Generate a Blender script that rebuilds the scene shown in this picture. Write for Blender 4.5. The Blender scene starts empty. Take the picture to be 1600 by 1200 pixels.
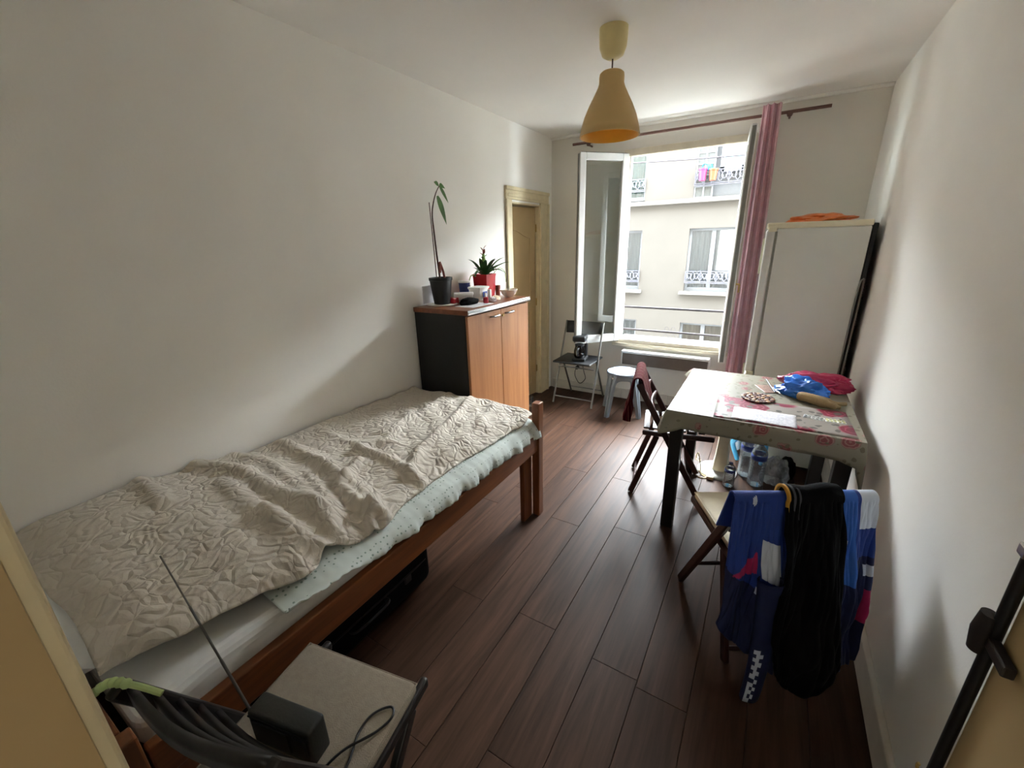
import bpy, bmesh, math, random
from mathutils import Vector, Matrix, noise as mnoise
random.seed(7)
sc = bpy.context.scene
COL = sc.collection
R = math.radians

# ------------------------------------------------------------------ camera
CAMH = 1.55
F, PITCH, YAW, ROLL = 650.66, R(18.611), R(31.705), R(-1.503)
fw = Vector((-math.sin(YAW)*math.cos(PITCH), math.cos(YAW)*math.cos(PITCH), -math.sin(PITCH)))
rt = Vector((math.cos(YAW), math.sin(YAW), 0)); up = rt.cross(fw)
rt2 = rt*math.cos(ROLL) + up*math.sin(ROLL); up2 = -rt*math.sin(ROLL) + up*math.cos(ROLL)
cam_d = bpy.data.cameras.new('camera'); cam = bpy.data.objects.new('camera', cam_d); COL.objects.link(cam)
mw = Matrix.Identity(4)
for i in range(3):
    mw[i][0] = rt2[i]; mw[i][1] = up2[i]; mw[i][2] = -fw[i]
mw[0][3], mw[1][3], mw[2][3] = 0, 0, CAMH
cam.matrix_world = mw
cam_d.sensor_fit = 'HORIZONTAL'; cam_d.sensor_width = 36; cam_d.lens = 36*F/1600
cam_d.clip_start = 0.02; cam_d.clip_end = 200
sc.camera = cam

# ------------------------------------------------------------------ world, sun, exposure
W = bpy.data.worlds.new('world'); sc.world = W; W.use_nodes = True
bg = W.node_tree.nodes['Background']; bg.inputs[0].default_value = (0.80, 0.905, 1.0, 1); bg.inputs[1].default_value = 7.6
sun_d = bpy.data.lights.new('hazy_sun', 'SUN'); sun_d.energy = 33; sun_d.angle = R(100); sun_d.color = (0.92, 0.97, 1.0)
sun = bpy.data.objects.new('hazy_sun', sun_d); COL.objects.link(sun)
sun.location = (0, 20, 20)
sun.rotation_euler = Vector((-0.12, -0.95, -0.27)).to_track_quat('-Z', 'Y').to_euler()
por_d = bpy.data.lights.new('window_portal', 'AREA'); por_d.shape = 'RECTANGLE'; por_d.size = 0.92; por_d.size_y = 1.66
por_d.cycles.is_portal = True
por = bpy.data.objects.new('window_portal', por_d); COL.objects.link(por)
por.location = (-0.765, 4.30, 1.445); por.rotation_euler = Vector((0, -1, 0)).to_track_quat('-Z', 'Y').to_euler()
vs = sc.view_settings
vs.view_transform = 'Standard'; vs.look = 'None'; vs.gamma = 1; vs.use_curve_mapping = False
vs.exposure = 2.2
try:
    sc.cycles.use_denoising = True
    sc.cycles.max_bounces = 14; sc.cycles.diffuse_bounces = 9; sc.cycles.glossy_bounces = 5
    sc.cycles.transparent_max_bounces = 12; sc.cycles.transmission_bounces = 6
    sc.cycles.sample_clamp_indirect = 8
except Exception:
    pass

# ------------------------------------------------------------------ materials
def S(h):
    h = h.lstrip('#'); o = []
    for i in (0, 2, 4):
        c = int(h[i:i+2], 16)/255
        o.append(c/12.92 if c <= 0.04045 else ((c+0.055)/1.055)**2.4)
    return tuple(o)+(1,)
MATS = {}
def newmat(name):
    m = bpy.data.materials.new(name); m.use_nodes = True
    nt = m.node_tree; b = nt.nodes['Principled BSDF']
    return m, nt, b
def N(nt, t, **kw):
    n = nt.nodes.new(t)
    for k, v in kw.items():
        if k in n.inputs: n.inputs[k].default_value = v
        else: setattr(n, k, v)
    return n
def ramp(nt, src, stops):
    r = nt.nodes.new('ShaderNodeValToRGB'); e = r.color_ramp.elements
    e[0].position, e[0].color = stops[0]; e[1].position, e[1].color = stops[-1]
    for p, c in stops[1:-1]:
        q = e.new(p); q.color = c
    nt.links.new(src, r.inputs[0]); return r
def mixc(nt, fac, a, b, mode='MIX'):
    n = nt.nodes.new('ShaderNodeMix'); n.data_type = 'RGBA'; n.blend_type = mode
    for i, v in ((0, fac), (6, a), (7, b)):
        if isinstance(v, (int, float)): n.inputs[i].default_value = v
        elif isinstance(v, tuple): n.inputs[i].default_value = v
        else: nt.links.new(v, n.inputs[i])
    return n.outputs[2]
def coords(nt, scale=(1, 1, 1), kind='Object', rot=(0, 0, 0)):
    tc = nt.nodes.new('ShaderNodeTexCoord'); mp = nt.nodes.new('ShaderNodeMapping')
    mp.inputs['Scale'].default_value = scale; mp.inputs['Rotation'].default_value = rot
    nt.links.new(tc.outputs[kind], mp.inputs[0]); return mp.outputs[0]
def bump(nt, b, h, strength=0.3, dist=0.01):
    n = nt.nodes.new('ShaderNodeBump'); n.inputs['Strength'].default_value = strength; n.inputs['Distance'].default_value = dist
    nt.links.new(h, n.inputs['Height']); nt.links.new(n.outputs[0], b.inputs['Normal'])
def M(name, col, rough=0.6, var=0.12, scale=18, metal=0, bmp=0.0, bscale=60, spec=0.5, stretch=(1, 1, 1), trans=0, alpha=None, sss=0):
    if name in MATS: return MATS[name]
    m, nt, b = newmat(name); c = S(col) if isinstance(col, str) else col
    v = coords(nt, stretch)
    n = N(nt, 'ShaderNodeTexNoise', Scale=scale, Detail=4.0); nt.links.new(v, n.inputs['Vector'])
    lo = tuple(x*(1-var) for x in c[:3])+(1,); hi = tuple(min(1, x*(1+var)) for x in c[:3])+(1,)
    r = ramp(nt, n.outputs[0], [(0.3, lo), (0.7, hi)]); nt.links.new(r.outputs[0], b.inputs['Base Color'])
    b.inputs['Roughness'].default_value = rough; b.inputs['Metallic'].default_value = metal
    b.inputs['Specular IOR Level'].default_value = spec
    if trans: b.inputs['Transmission Weight'].default_value = trans
    if bmp:
        n2 = N(nt, 'ShaderNodeTexNoise', Scale=bscale, Detail=3.0); nt.links.new(v, n2.inputs['Vector'])
        bump(nt, b, n2.outputs[0], bmp, 0.004)
    MATS[name] = m; return m
def wood(name, c1, c2, rough=0.45, axis='Y', scale=3.0, rnd=0.0, spec=0.5):
    m, nt, b = newmat(name)
    st = {'X': (0.6, 9, 9), 'Y': (9, 0.6, 9), 'Z': (9, 9, 0.6)}[axis]
    v = coords(nt, st)
    oi = nt.nodes.new('ShaderNodeObjectInfo')
    add = nt.nodes.new('ShaderNodeVectorMath'); add.operation = 'ADD'
    comb = nt.nodes.new('ShaderNodeCombineXYZ')
    mul = N(nt, 'ShaderNodeMath', operation='MULTIPLY'); mul.inputs[1].default_value = 37.0
    nt.links.new(oi.outputs['Random'], mul.inputs[0]); nt.links.new(mul.outputs[0], comb.inputs[0]); nt.links.new(mul.outputs[0], comb.inputs[1])
    nt.links.new(v, add.inputs[0]); nt.links.new(comb.outputs[0], add.inputs[1])
    n = N(nt, 'ShaderNodeTexNoise', Scale=scale, Detail=7.0, Roughness=0.62, Distortion=0.5); nt.links.new(add.outputs[0], n.inputs['Vector'])
    r = ramp(nt, n.outputs[0], [(0.3, S(c1)), (0.72, S(c2))])
    out = r.outputs[0]
    if rnd:
        mr = N(nt, 'ShaderNodeMapRange'); mr.inputs['To Min'].default_value = 1-rnd; mr.inputs['To Max'].default_value = 1+rnd
        nt.links.new(oi.outputs['Random'], mr.inputs[0])
        hs = nt.nodes.new('ShaderNodeHueSaturation'); nt.links.new(mr.outputs[0], hs.inputs['Value']); nt.links.new(out, hs.inputs['Color']); out = hs.outputs[0]
    nt.links.new(out, b.inputs['Base Color']); b.inputs['Roughness'].default_value = rough
    b.inputs['Specular IOR Level'].default_value = spec
    bump(nt, b, n.outputs[0], 0.12, 0.002)
    MATS[name] = m; return m
def glass(name, tint=(1, 1, 1, 1), refl=0.06, milky=0.0, rough=0.0):
    m, nt, b = newmat(name); nt.nodes.remove(b); out = nt.nodes['Material Output']
    t = N(nt, 'ShaderNodeBsdfTransparent', Color=tint); g = N(nt, 'ShaderNodeBsdfGlossy', Roughness=rough)
    fr = N(nt, 'ShaderNodeFresnel', IOR=1.5)
    ma = N(nt, 'ShaderNodeMath', operation='MULTIPLY_ADD'); ma.inputs[1].default_value = 0.95; ma.inputs[2].default_value = refl*0.4
    ma.use_clamp = True
    nt.links.new(fr.outputs[0], ma.inputs[0])
    mx = nt.nodes.new('ShaderNodeMixShader'); nt.links.new(ma.outputs[0], mx.inputs[0]); nt.links.new(t.outputs[0], mx.inputs[1]); nt.links.new(g.outputs[0], mx.inputs[2])
    last = mx
    if milky:
        d = N(nt, 'ShaderNodeBsdfDiffuse', Color=(0.75, 0.78, 0.8, 1)); m2 = nt.nodes.new('ShaderNodeMixShader'); m2.inputs[0].default_value = milky
        nt.links.new(mx.outputs[0], m2.inputs[1]); nt.links.new(d.outputs[0], m2.inputs[2]); last = m2
    nt.links.new(last.outputs[0], out.inputs[0]); MATS[name] = m; return m

def wallmat(name, col):
    m, nt, b = newmat(name); v = coords(nt)
    n = N(nt, 'ShaderNodeTexNoise', Scale=1.3, Detail=5.0); nt.links.new(v, n.inputs['Vector'])
    c = S(col); r = ramp(nt, n.outputs[0], [(0.35, tuple(x*0.95 for x in c[:3])+(1,)), (0.65, c)])
    nt.links.new(r.outputs[0], b.inputs['Base Color']); b.inputs['Roughness'].default_value = 0.85
    b.inputs['Specular IOR Level'].default_value = 0.25
    n2 = N(nt, 'ShaderNodeTexNoise', Scale=140.0, Detail=2.0); nt.links.new(v, n2.inputs['Vector']); bump(nt, b, n2.outputs[0], 0.12, 0.003)
    MATS[name] = m; return m
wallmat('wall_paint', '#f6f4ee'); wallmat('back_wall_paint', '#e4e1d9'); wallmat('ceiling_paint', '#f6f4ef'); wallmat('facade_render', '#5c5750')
wood('laminate', '#2f2119', '#50382b', 0.45, 'Y', 3.2, 0.10, 0.12)
M('plank_gap', '#4a3a30', 0.8)
wood('bed_wood_y', '#5f351c', '#8a522b', 0.4, 'Y', 3.0); wood('bed_wood_z', '#5f351c', '#8a522b', 0.4, 'Z', 3.0); wood('bed_wood_x', '#5f351c', '#8a522b', 0.4, 'X', 3.0)
wood('cabinet_front', '#96623e', '#b37e53', 0.38, 'Z', 2.2); wood('cabinet_top', '#6b3a22', '#8c5030', 0.35, 'Y', 3.0)
wood('dark_wood', '#2c1512', '#43211b', 0.4, 'Z', 4.0); wood('black_wood', '#171514', '#2b2725', 0.4, 'Z', 4.0); wood('rod_wood', '#5d4038', '#7a564a', 0.5, 'X', 4.0)
M('cabinet_black', '#141414', 0.55, 0.2, bmp=0.2)
M('cream_paint', '#dccfab', 0.5, 0.06); M('cream_door', '#bfa67a', 0.5, 0.05, 6)
M('white_paint', '#dcdcd8', 0.4, 0.03); M('white_plastic', '#e8e8e4', 0.35, 0.03); M('frame_beige', '#cfc5b0', 0.6, 0.06)
M('baseboard_paint', '#cfcbc2', 0.5, 0.06); M('black_plastic', '#131416', 0.45, 0.15); M('charcoal', '#22231f', 0.5, 0.15, bmp=0.15, bscale=200)
M('metal_grey', '#8b8b88', 0.35, 0.08, metal=0.8); M('chrome', '#c8c8c8', 0.2, 0.03, metal=1.0); M('dark_iron', '#35302f', 0.5, 0.15, metal=0.4)
M('brass', '#b79a5b', 0.35, 0.1, metal=0.8)
M('lamp_yellow', '#d9b167', 0.45, 0.04); M('lamp_cream', '#e6d59a', 0.4, 0.04)
M('curtain_pink', '#d8b0b8', 0.85, 0.08, bmp=0.2, bscale=300)
M('fridge_white', '#dcdfd8', 0.4, 0.03, 5); M('fridge_cream', '#e6e0c6', 0.4, 0.04); M('gasket', '#8f8f86', 0.6)
M('table_black', '#141311', 0.45, 0.2); M('grey_plastic', '#7d8890', 0.45, 0.05); M('stool_top', '#6d7a88', 0.45, 0.05, 60)
M('heater_front_shade', '#5d5249', 0.6, 0.1); M('leaf_green', '#3f6a22', 0.45, 0.25, 30); M('leaf_dark', '#2f5a2c', 0.4, 0.25, 30); M('leaf_pale', '#7d9a4e', 0.5, 0.2)
M('stem_brown', '#4a2d22', 0.7, 0.25, 60); M('soil', '#2b1d14', 0.95, 0.3, 60, bmp=0.6); M('pot_black', '#101112', 0.4, 0.1)
M('red_foil', '#b3141c', 0.28, 0.2, 10, bmp=0.4, bscale=12); M('bloom', '#8a4a3a', 0.6, 0.3, 40)
M('paper_white', '#e9e8ea', 0.7, 0.03); M('red_plastic', '#b01826', 0.35, 0.1); M('blue_plastic', '#23356e', 0.4, 0.1); M('ceramic', '#e9e4d6', 0.25, 0.05)
M('shell', '#d9c7a0', 0.5, 0.2); M('black_fabric', '#060607', 0.9, 0.3, spec=0.15, bmp=0.3, bscale=150)
M('cream_fabric', '#d8cfb8', 0.9, 0.05, bmp=0.3, bscale=260); M('beige_fabric', '#8f8474', 0.92, 0.08, 60, bmp=0.4, bscale=320)
M('sheet_white', '#e3e4e2', 0.85, 0.03, bmp=0.25, bscale=14); M('jacket_blue', '#1b3b8e', 0.7, 0.12, bmp=0.2, bscale=200); M('jacket_navy', '#141f4a', 0.75, 0.12)
M('jacket_bright', '#2a62bd', 0.7, 0.1); M('jacket_white', '#c9d3e3', 0.75, 0.05); M('jacket_pink', '#b3205c', 0.7, 0.1); M('jacket_yellow', '#c08a1e', 0.7, 0.1); M('stripe_grey', '#3b3b40', 0.8, 0.1)
M('bag_blue', '#2a74d6', 0.25, 0.15, 8, bmp=0.5, bscale=40); M('bag_pink', '#b52f58', 0.35, 0.15, 8, bmp=0.5, bscale=40); M('bag_orange', '#e07a38', 0.4, 0.15, 10, bmp=0.5, bscale=30)
M('tan_cloth', '#9c8661', 0.9, 0.15, 40, bmp=0.4, bscale=150); M('trivet_brown', '#5e3426', 0.6, 0.2, 40); M('trivet_tan', '#b98c66', 0.6, 0.1)
M('pale_green', '#b9d08e', 0.45, 0.08); M('hose_blue', '#4aa0d0', 0.45, 0.08); M('label_blue', '#27408c', 0.5, 0.1)
M('pill_foil', '#d7d9d8', 0.3, 0.08, metal=0.5); M('pill_yellow', '#e8e6b8', 0.4, 0.05)
M('pot_pink', '#a82c58', 0.5, 0.08); M('pot_orange', '#a84624', 0.5, 0.08); M('can_blue', '#0f659c', 0.5, 0.05)
M('wire_grey', '#3d3840', 0.6); M('bar_paint', '#3c383b', 0.7, spec=0.2); M('street', '#8a8884', 0.9); M('roof_zinc', '#6a7078', 0.5); M('facade_trim', '#767169', 0.8, 0.10); M('facade_white', '#787a7c', 0.5, 0.03)
M('facade_curtain', '#878c90', 0.8, 0.05, 4, stretch=(6, 1, 0.6)); M('facade_beige_curtain', '#857c6f', 0.8, 0.06, 4, stretch=(6, 1, 0.6)); M('facade_teal', '#5d7470', 0.6, 0.06); M('facade_grid', '#4c4d49', 0.5, 0.1)
M('iron_facade', '#605f66', 0.6); M('pic_card', '#8c6a5a', 0.5, 0.5, 60); M('orange_pill', '#c97a2a', 0.4)
def lampmat():
    m, nt, b = newmat('lamp_shade'); b.inputs['Base Color'].default_value = S('#e2c486'); b.inputs['Roughness'].default_value = 0.45
    tr = N(nt, 'ShaderNodeBsdfTranslucent', Color=S('#ffd27a')); mx = nt.nodes.new('ShaderNodeMixShader'); mx.inputs[0].default_value = 0.2
    out = nt.nodes['Material Output']; nt.links.new(b.outputs[0], mx.inputs[1]); nt.links.new(tr.outputs[0], mx.inputs[2]); nt.links.new(mx.outputs[0], out.inputs[0]); MATS['lamp_shade'] = m
lampmat()
M('lamp_inner_glow', '#f2b233', 0.5, 0.03)  # yellow that stands in for the glow inside the pendant shade
glass('pane_glass', (0.80, 0.83, 0.82, 1), 0.12); glass('clear_glass', (0.93, 0.95, 0.95, 1), 0.1, 0.04); glass('water_plastic', (0.86, 0.90, 0.93, 1), 0.1, 0.10); glass('bag_film', (0.9, 0.92, 0.93, 1), 0.1, 0.18, 0.15)
glass('facade_glass', (0.95, 0.97, 0.98, 1), 0.1)
glass('smoke_glass', (0.25, 0.25, 0.25, 1), 0.1)

def quilt_mat():
    m, nt, b = newmat('quilt'); v = coords(nt)
    wn = N(nt, 'ShaderNodeTexNoise', Scale=6.0, Detail=2.0); nt.links.new(v, wn.inputs['Vector'])
    mx = nt.nodes.new('ShaderNodeMix'); mx.data_type = 'RGBA'; mx.inputs[0].default_value = 0.13
    nt.links.new(v, mx.inputs[6]); nt.links.new(wn.outputs[1], mx.inputs[7])
    vo = N(nt, 'ShaderNodeTexVoronoi', Scale=25.0); vo.feature = 'DISTANCE_TO_EDGE'; nt.links.new(mx.outputs[2], vo.inputs['Vector'])
    r1 = ramp(nt, vo.outputs['Distance'], [(0.0, (0, 0, 0, 1)), (0.22, (1, 1, 1, 1))])
    vr = N(nt, 'ShaderNodeTexVoronoi', Scale=4.2); vr.feature = 'F1'; nt.links.new(mx.outputs[2], vr.inputs['Vector'])
    sn = N(nt, 'ShaderNodeMath', operation='MULTIPLY'); sn.inputs[1].default_value = 75.0; nt.links.new(vr.outputs['Distance'], sn.inputs[0])
    s2 = N(nt, 'ShaderNodeMath', operation='SINE'); nt.links.new(sn.outputs[0], s2.inputs[0])
    s3 = N(nt, 'ShaderNodeMath', operation='MULTIPLY_ADD'); s3.inputs[1].default_value = 0.18; nt.links.new(s2.outputs[0], s3.inputs[0]); nt.links.new(r1.outputs[0], s3.inputs[2])
    fn = N(nt, 'ShaderNodeTexNoise', Scale=90.0, Detail=2.0); nt.links.new(v, fn.inputs['Vector'])
    s4 = N(nt, 'ShaderNodeMath', operation='MULTIPLY_ADD'); s4.inputs[1].default_value = 0.3; nt.links.new(fn.outputs[0], s4.inputs[0]); nt.links.new(s3.outputs[0], s4.inputs[2])
    b.inputs['Base Color'].default_value = S('#cdc5b8'); b.inputs['Roughness'].default_value = 0.9; b.inputs['Specular IOR Level'].default_value = 0.2
    b.inputs['Sheen Weight'].default_value = 0.1
    bump(nt, b, s4.outputs[0], 0.55, 0.010); MATS['quilt'] = m
quilt_mat()
def dotted_mat():
    m, nt, b = newmat('dotted_sheet'); v = coords(nt)
    vo = N(nt, 'ShaderNodeTexVoronoi', Scale=62.0, Randomness=0.35); nt.links.new(v, vo.inputs['Vector'])
    r = ramp(nt, vo.outputs['Distance'], [(0.20, S('#82958b')), (0.26, S('#c6cfca'))]); nt.links.new(r.outputs[0], b.inputs['Base Color'])
    b.inputs['Roughness'].default_value = 0.85; MATS['dotted_sheet'] = m
dotted_mat()
def floral_mat(name, base, scale, thr, cols, rad=0.33, sp=0.5, ro=0.5):
    m, nt, b = newmat(name); v = coords(nt)
    wn = N(nt, 'ShaderNodeTexNoise', Scale=22.0, Detail=3.0); nt.links.new(v, wn.inputs['Vector'])
    mx = nt.nodes.new('ShaderNodeMix'); mx.data_type = 'RGBA'; mx.inputs[0].default_value = 0.035
    nt.links.new(v, mx.inputs[6]); nt.links.new(wn.outputs[1], mx.inputs[7])
    vo = N(nt, 'ShaderNodeTexVoronoi', Scale=scale); nt.links.new(mx.outputs[2], vo.inputs['Vector'])
    # flowers: only some cells
    sep = nt.nodes.new('ShaderNodeSeparateColor'); nt.links.new(vo.outputs['Color'], sep.inputs[0])
    gt = N(nt, 'ShaderNodeMath', operation='GREATER_THAN'); gt.inputs[1].default_value = thr; nt.links.new(sep.outputs[0], gt.inputs[0])
    lt = ramp(nt, vo.outputs['Distance'], [(rad, (1, 1, 1, 1)), (rad+0.06, (0, 0, 0, 1))])
    mk = N(nt, 'ShaderNodeMath', operation='MULTIPLY'); nt.links.new(gt.outputs[0], mk.inputs[0]); nt.links.new(lt.outputs[0], mk.inputs[1])
    pet = N(nt, 'ShaderNodeMath', operation='MULTIPLY'); pet.inputs[1].default_value = 40.0; nt.links.new(vo.outputs['Distance'], pet.inputs[0])
    ps = N(nt, 'ShaderNodeMath', operation='SINE'); nt.links.new(pet.outputs[0], ps.inputs[0])
    fl = ramp(nt, ps.outputs[0], [(0.2, S(cols[0])), (0.9, S(cols[1]))])
    c1 = mixc(nt, mk.outputs[0], S(base), fl.outputs[0])
    # sprigs
    v2 = N(nt, 'ShaderNodeTexVoronoi', Scale=scale*3.1); nt.links.new(mx.outputs[2], v2.inputs['Vector'])
    s2 = nt.nodes.new('ShaderNodeSeparateColor'); nt.links.new(v2.outputs['Color'], s2.inputs[0])
    g2 = N(nt, 'ShaderNodeMath', operation='GREATER_THAN'); g2.inputs[1].default_value = sp; nt.links.new(s2.outputs[1], g2.inputs[0])
    l2 = ramp(nt, v2.outputs['Distance'], [(0.33, (1, 1, 1, 1)), (0.38, (0, 0, 0, 1))])
    k2 = N(nt, 'ShaderNodeMath', operation='MULTIPLY'); nt.links.new(g2.outputs[0], k2.inputs[0]); nt.links.new(l2.outputs[0], k2.inputs[1])
    c2 = mixc(nt, k2.outputs[0], c1, S(cols[2]))
    nt.links.new(c2, b.inputs['Base Color']); b.inputs['Roughness'].default_value = ro; b.inputs['Specular IOR Level'].default_value = 0.2
    MATS[name] = m
floral_mat('tablecloth', '#858070', 12.0, 0.50, ('#82494a', '#9a766e', '#6a6350'), 0.36, 0.45)
floral_mat('placemat', '#958e86', 8.0, 0.25, ('#7a2236', '#9c4a5a', '#5f5b56'), 0.50, 0.35, 0.45)
def striped(name, cols, scale, axis=0, rough=0.9):
    m, nt, b = newmat(name); v = coords(nt)
    s = nt.nodes.new('ShaderNodeSeparateXYZ'); nt.links.new(v, s.inputs[0])
    mu = N(nt, 'ShaderNodeMath', operation='MULTIPLY'); mu.inputs[1].default_value = scale; nt.links.new(s.outputs[axis], mu.inputs[0])
    fr = N(nt, 'ShaderNodeMath', operation='FRACT'); nt.links.new(mu.outputs[0], fr.inputs[0])
    r = ramp(nt, fr.outputs[0], [(p, S(c)) for p, c in cols]); r.color_ramp.interpolation = 'CONSTANT'
    nt.links.new(r.outputs[0], b.inputs['Base Color']); b.inputs['Roughness'].default_value = rough; b.inputs['Specular IOR Level'].default_value = 0.05; MATS[name] = m
striped('scarf', [(0, '#45101c'), (0.22, '#8a6a56'), (0.27, '#4e1420'), (0.45, '#2a0a12'), (0.55, '#5e2228'), (0.66, '#917660'), (0.71, '#3e0f18'), (0.85, '#581a26')], 16.0, 0)
def print_mat():
    m, nt, b = newmat('printed_paper'); v = coords(nt)
    s = nt.nodes.new('ShaderNodeSeparateXYZ'); nt.links.new(v, s.inputs[0])
    mu = N(nt, 'ShaderNodeMath', operation='MULTIPLY'); mu.inputs[1].default_value = 95.0; nt.links.new(s.outputs[1], mu.inputs[0])
    fr = N(nt, 'ShaderNodeMath', operation='FRACT'); nt.links.new(mu.outputs[0], fr.inputs[0])
    lt = N(nt, 'ShaderNodeMath', operation='LESS_THAN'); lt.inputs[1].default_value = 0.4; nt.links.new(fr.outputs[0], lt.inputs[0])
    st = coords(nt, (90, 40, 1)); n = N(nt, 'ShaderNodeTexNoise', Scale=1.0, Detail=2.0); nt.links.new(st, n.inputs['Vector'])
    gt = N(nt, 'ShaderNodeMath', operation='GREATER_THAN'); gt.inputs[1].default_value = 0.5; nt.links.new(n.outputs[0], gt.inputs[0])
    mk = N(nt, 'ShaderNodeMath', operation='MULTIPLY'); nt.links.new(lt.outputs[0], mk.inputs[0]); nt.links.new(gt.outputs[0], mk.inputs[1])
    c = mixc(nt, mk.outputs[0], S('#d2d0d6'), S('#b0afb8')); nt.links.new(c, b.inputs['Base Color']); b.inputs['Roughness'].default_value = 0.6
    MATS['printed_paper'] = m
print_mat()

# ------------------------------------------------------------------ mesh helpers
def BM(): return bmesh.new()
def box(bm, x0, x1, y0, y1, z0, z1, mi=0):
    vs_ = [bm.verts.new((x, y, z)) for z in (z0, z1) for y in (y0, y1) for x in (x0, x1)]
    for f in ((0, 2, 3, 1), (4, 5, 7, 6), (0, 1, 5, 4), (2, 6, 7, 3), (0, 4, 6, 2), (1, 3, 7, 5)):
        bm.faces.new([vs_[i] for i in f]).material_index = mi
    return bm
def rbox(bm, x0, x1, y0, y1, z0, z1, r=0.01, seg=2):
    b2 = BM(); box(b2, x0, x1, y0, y1, z0, z1)
    bmesh.ops.bevel(b2, geom=b2.edges[:], offset=r, segments=seg, profile=0.5, affect='EDGES')
    join(bm, b2); return bm
def join(bm, b2, mat=None):
    vm = {}
    for v in b2.verts: vm[v] = bm.verts.new(mat @ v.co if mat else v.co)
    for f in b2.faces:
        try: nf = bm.faces.new([vm[v] for v in f.verts]); nf.material_index = f.material_index
        except ValueError: pass
    b2.free()
def beam(bm, a, b, w, d, side=Vector((1, 0, 0)), bev=0.0):
    a = Vector(a); b = Vector(b); z = (b-a); L = z.length; z.normalize()
    x = (side - z*side.dot(z)).normalized(); y = z.cross(x)
    b2 = BM(); box(b2, -w/2, w/2, -d/2, d/2, 0, L)
    if bev: bmesh.ops.bevel(b2, geom=b2.edges[:], offset=bev, segments=2, profile=0.5, affect='EDGES')
    m = Matrix(((x.x, y.x, z.x, a.x), (x.y, y.y, z.y, a.y), (x.z, y.z, z.z, a.z), (0, 0, 0, 1)))
    join(bm, b2, m); return bm
def smooth_path(pts, n=6):
    pts = [Vector(p) for p in pts]; out = []
    P = [pts[0]]+pts+[pts[-1]]
    for i in range(1, len(P)-2):
        p0, p1, p2, p3 = P[i-1:i+3]
        for k in range(n):
            t = k/n
            out.append(0.5*((2*p1)+(p2-p0)*t+(2*p0-5*p1+4*p2-p3)*t*t+(3*p1-p0-3*p2+p3)*t**3))
    out.append(pts[-1]); return out
def tube(bm, pts, r, seg=8, cap=True):
    pts = [Vector(p) for p in pts]; n = len(pts); rr = r if isinstance(r, (list, tuple)) else [r]*n
    t0 = (pts[1]-pts[0]).normalized(); ref = Vector((0, 0, 1)) if abs(t0.z) < 0.9 else Vector((1, 0, 0))
    x = (ref - t0*ref.dot(t0)).normalized(); rings = []
    for i, p in enumerate(pts):
        t = (pts[min(i+1, n-1)]-pts[max(i-1, 0)]).normalized()
        x = (x - t*x.dot(t)).normalized(); y = t.cross(x)
        rings.append([bm.verts.new(p+(x*math.cos(2*math.pi*k/seg)+y*math.sin(2*math.pi*k/seg))*rr[i]) for k in range(seg)])
    for a, b in zip(rings, rings[1:]):
        for k in range(seg): bm.faces.new((a[k], a[(k+1) % seg], b[(k+1) % seg], b[k]))
    if cap: bm.faces.new(rings[0][::-1]); bm.faces.new(rings[-1])
    return bm
def lathe(bm, prof, c=(0, 0, 0), seg=24, sq=0.0, capb=True, capt=True, sx=1, sy=1):
    rings = []
    for r, z in prof:
        ring = []
        for k in range(seg):
            a = 2*math.pi*k/seg; cx, cy = math.cos(a), math.sin(a)
            if sq:
                q = 1/max(abs(cx), abs(cy)); q = 1+(q-1)*sq; cx *= q; cy *= q
            ring.append(bm.verts.new((c[0]+r*cx*sx, c[1]+r*cy*sy, c[2]+z)))
        rings.append(ring)
    for a, b in zip(rings, rings[1:]):
        for k in range(seg): bm.faces.new((a[k], a[(k+1) % seg], b[(k+1) % seg], b[k]))
    if capb: bm.faces.new(rings[0][::-1])
    if capt: bm.faces.new(rings[-1])
    return bm
def grid(bm, fn, nu, nv, mfn=None):
    vs_ = [[bm.verts.new(fn(i/nu, j/nv)) for j in range(nv+1)] for i in range(nu+1)]
    for i in range(nu):
        for j in range(nv):
            f = bm.faces.new((vs_[i][j], vs_[i+1][j], vs_[i+1][j+1], vs_[i][j+1]))
            if mfn: f.material_index = mfn((i+.5)/nu, (j+.5)/nv)
    return bm
def blob(bm, c, sx, sy, sz, amp=0.25, freq=3.0, seed=0, flat=True, sub=4):
    b2 = BM(); bmesh.ops.create_icosphere(b2, subdivisions=sub, radius=1)
    for v in b2.verts:
        p = v.co.copy(); o = Vector((seed*3.1, seed*1.7, seed))
        k = 1+amp*mnoise.noise(p*freq+o)+amp*0.55*abs(mnoise.noise(p*freq*2.3+o))
        q = Vector((p.x*sx*k, p.y*sy*k, p.z*sz*k))
        if flat and q.z < -sz*0.35: q.z = -sz*0.35
        v.co = q
    zmin = min(v.co.z for v in b2.verts)
    join(bm, b2, Matrix.Translation((c[0], c[1], c[2]-zmin))); return bm
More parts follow.
